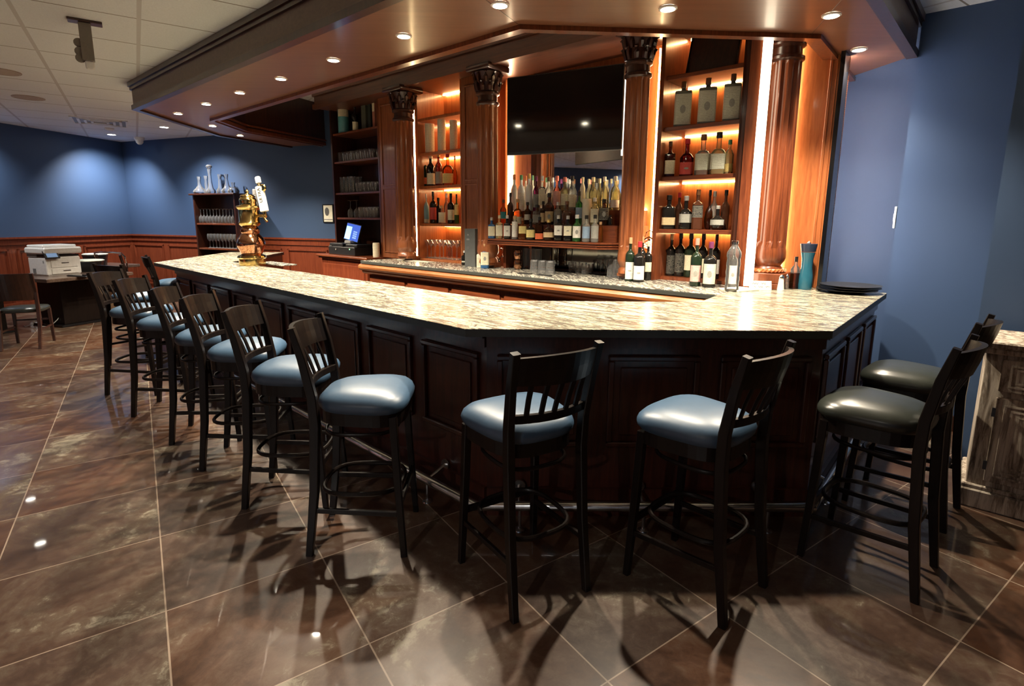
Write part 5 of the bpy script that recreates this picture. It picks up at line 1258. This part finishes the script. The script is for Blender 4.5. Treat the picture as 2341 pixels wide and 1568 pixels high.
sg = thing('wooden_sign', cb.matrix_basis @ Vector((.0, 0, 0)), 'small pale block sign standing on the weathered sideboard', 'sign', math.atan2(cdir.y, cdir.x))
sg.location = Vector((ca.x, ca.y, 0)) + cdir * .26 + Vector((-cdir.y, cdir.x, 0)) * .20 + Vector((0, 0, HC + .0005))
MB().box(0, .22, 0, .03, 0, .075, .004).build('block', plain('pale_sign', (.38, .36, .32), .7), sg)
scribble('lettering', [4], .05, .037, .024, -.0015, sg)

# ================================================================== WALL THINGS
pf = thing('framed_notice', on_far(752, .012), 'small black framed notice with a bird picture on the far blue wall', 'picture', rzb)
pb = on_far(752, .012); pf.location = pb + Vector((0, 0, zfar(752, 488, pb))); kf = depth(pb + Vector((0, 0, 1.6))) / FPX
wf, hf = 15 * kf, 20.5 * kf
mb = MB()
for a0, a1, b0, b1 in ((-wf, wf, -hf, -hf + .015), (-wf, wf, hf - .015, hf), (-wf, -wf + .015, -hf, hf), (wf - .015, wf, -hf, hf)): mb.box(a0, a1, -.008, .010, b0, b1)
mb.build('frame', M['black'], pf)
MB().box(-wf + .015, wf - .015, -.002, .008, -hf + .015, hf - .015).build('print', M['paper'], pf)
MB().lathe([(.001, 0), (wf * .42, 0)], 16, T=Matrix.Translation((-wf * .2, -.003, hf * .2)) @ Matrix.Scale(1.5, 4, (0, 0, 1)) @ Matrix.Rotation(R(90), 4, 'X')).box(-wf * .8, wf * .8, -.004, -.002, -hf * .72, -hf * .62).build('bird_drawing', M['grey'], pf)
# camera dome, vent, speakers, bracket on the ceiling
dm = thing('security_camera', at(318, 314, ZC - .001), 'small white dome camera where ceiling meets the far blue wall', 'camera')
dm.location = Vector((dm.location.x, dm.location.y, ZC - .0005))
MB().lathe([(.001, 0), (.09, 0), (.09, -.035), (.07, -.06), (.001, -.06)], 20, cap=False).build('mount', M['white'], dm, True); MB().lathe([(.068, -.055), (.06, -.10), (.035, -.13), (.001, -.14)], 18, cap=False).build('dome', M['white'], dm, True)
MB().lathe([(.03, -.142), (.001, -.145)], 12).build('lens', M['black'], dm, True)
dm.location = dm.location + n * .0
vn = thing('air_vent', (-6.72, 9.12, ZC - .0005), 'square louvred air vent set in the tiled ceiling', 'vent', math.atan2(DT.y, DT.x))
mb = MB(); s_ = .37
for a0, a1, b0, b1 in ((-s_, s_, -s_, -s_ + .03), (-s_, s_, s_ - .03, s_), (-s_, -s_ + .03, -s_, s_), (s_ - .03, s_, -s_, s_)): mb.box(a0, a1, b0, b1, -.012, 0)
mb.build('frame', M['white'], vn)
MB().box(-s_ + .03, s_ - .03, -s_ + .03, s_ - .03, -.003, 0).build('duct', M['grey'], vn)
for q in range(3):
    c_ = .29 - q * .085; mb = MB()
    for a0, a1, b0, b1 in ((-c_, c_, -c_, -c_ + .035), (-c_, c_, c_ - .035, c_), (-c_, -c_ + .035, -c_, c_), (c_ - .035, c_, -c_, c_)): mb.box(a0, a1, b0, b1, -.016 - q * .002, -.005)
    mb.build('louvre', M['white'], vn)
for i, (px, py, r, lab) in enumerate(((65, 223, .17, 'round flush speaker grille in the tiled ceiling, whole circle in view'), (2, 163, .17, 'round flush speaker grille cut by the left edge of the picture'))):
    p = at(px, py, ZC); t = thing('ceiling_speaker', (p.x, p.y, ZC - .0005), lab, 'speaker', 0, 'ceiling speakers')
    MB().lathe([(r, 0), (r, -.006), (r * .9, -.008)], 28, cap=False).build('rim', plain('speaker_rim', (.42, .34, .28), .6), t, True); MB().lathe([(r * .9, -.006), (.001, -.008)], 28, cap=False).build('grille', plain('speaker_grille', (.46, .38, .32), .8), t, True)
p = at(250, 293, ZC); sm = thing('smoke_detector', (p.x, p.y, ZC - .0005), 'small round smoke detector between the vent and the downlight', 'smoke detector')
MB().lathe([(.07, 0), (.07, -.02), (.045, -.045), (.001, -.047)], 20, cap=False).build('cover', M['white'], sm, True); MB().lathe([(.050, -.038), (.048, -.034)], 20, cap=False).build('slot', M['grey'], sm)
p = at(190, 47, ZC); tr = thing('ceiling_bracket', (p.x, p.y, ZC - .0005), 'grey projector bracket hanging from a plate in the tiled ceiling', 'bracket', R(35))
mg_ = plain('putty_metal', (.20, .175, .145), .6)
MB().box(-.10, .12, -.05, .05, -.018, 0, .003).build('ceiling_plate', M['mahogD'], tr)
MB().box(-.035, .045, -.035, .035, -.30, -.018, .006).build('post', mg_, tr)
for zz_ in (-.17, -.235, -.285): MB().lathe([(.03, -.02), (.035, 0), (.03, .02)], 14, T=Matrix.Translation((-.045, 0, zz_)) @ Matrix.Rotation(R(90), 4, 'X')).build('clamp_knob', mg_, tr, True)
MB().box(-.02, .04, -.03, .03, -.36, -.30, .01).build('socket', M['white'], tr)
# switch plate on the corner of the right wall, outlet on the wainscot
sw = thing('light_switch', Vector((cornA.x, cornA.y, 0)) - U * .012 - V * .0 , 'pale light switch plate seen edge on at the wall corner', 'switch', BROT)
zsw = EYE.z + (ray(2072, 497).z / math.hypot(ray(2072, 497).x, ray(2072, 497).y)) * cornA.length
sw.location.z = zsw
MB().box(-.008, .006, .002, .085, -.085, .085, .002).build('plate', M['white'], sw); MB().box(-.014, -.008, .03, .055, -.03, .03, .002).build('toggle', M['white'], sw)
lw_n = Vector((WL.y, -WL.x, 0)); lw_n = lw_n if lw_n.x > 0 else -lw_n
r_ = ray(66, 665); q = C0 + lw_n * .036; t_ = q.dot(lw_n) / (r_.x * lw_n.x + r_.y * lw_n.y); po = EYE + r_ * t_
ou = thing('wall_outlet', po, 'white power outlet plate low on the left wainscot', 'outlet', math.atan2(-WL.y, -WL.x))
MB().box(-.06, .06, -.008, .002, -.09, .09, .003).build('plate', M['white'], ou); MB().box(-.02, .02, -.011, -.008, .015, .05).box(-.02, .02, -.011, -.008, -.05, -.015).build('socket', M['grey'], ou)
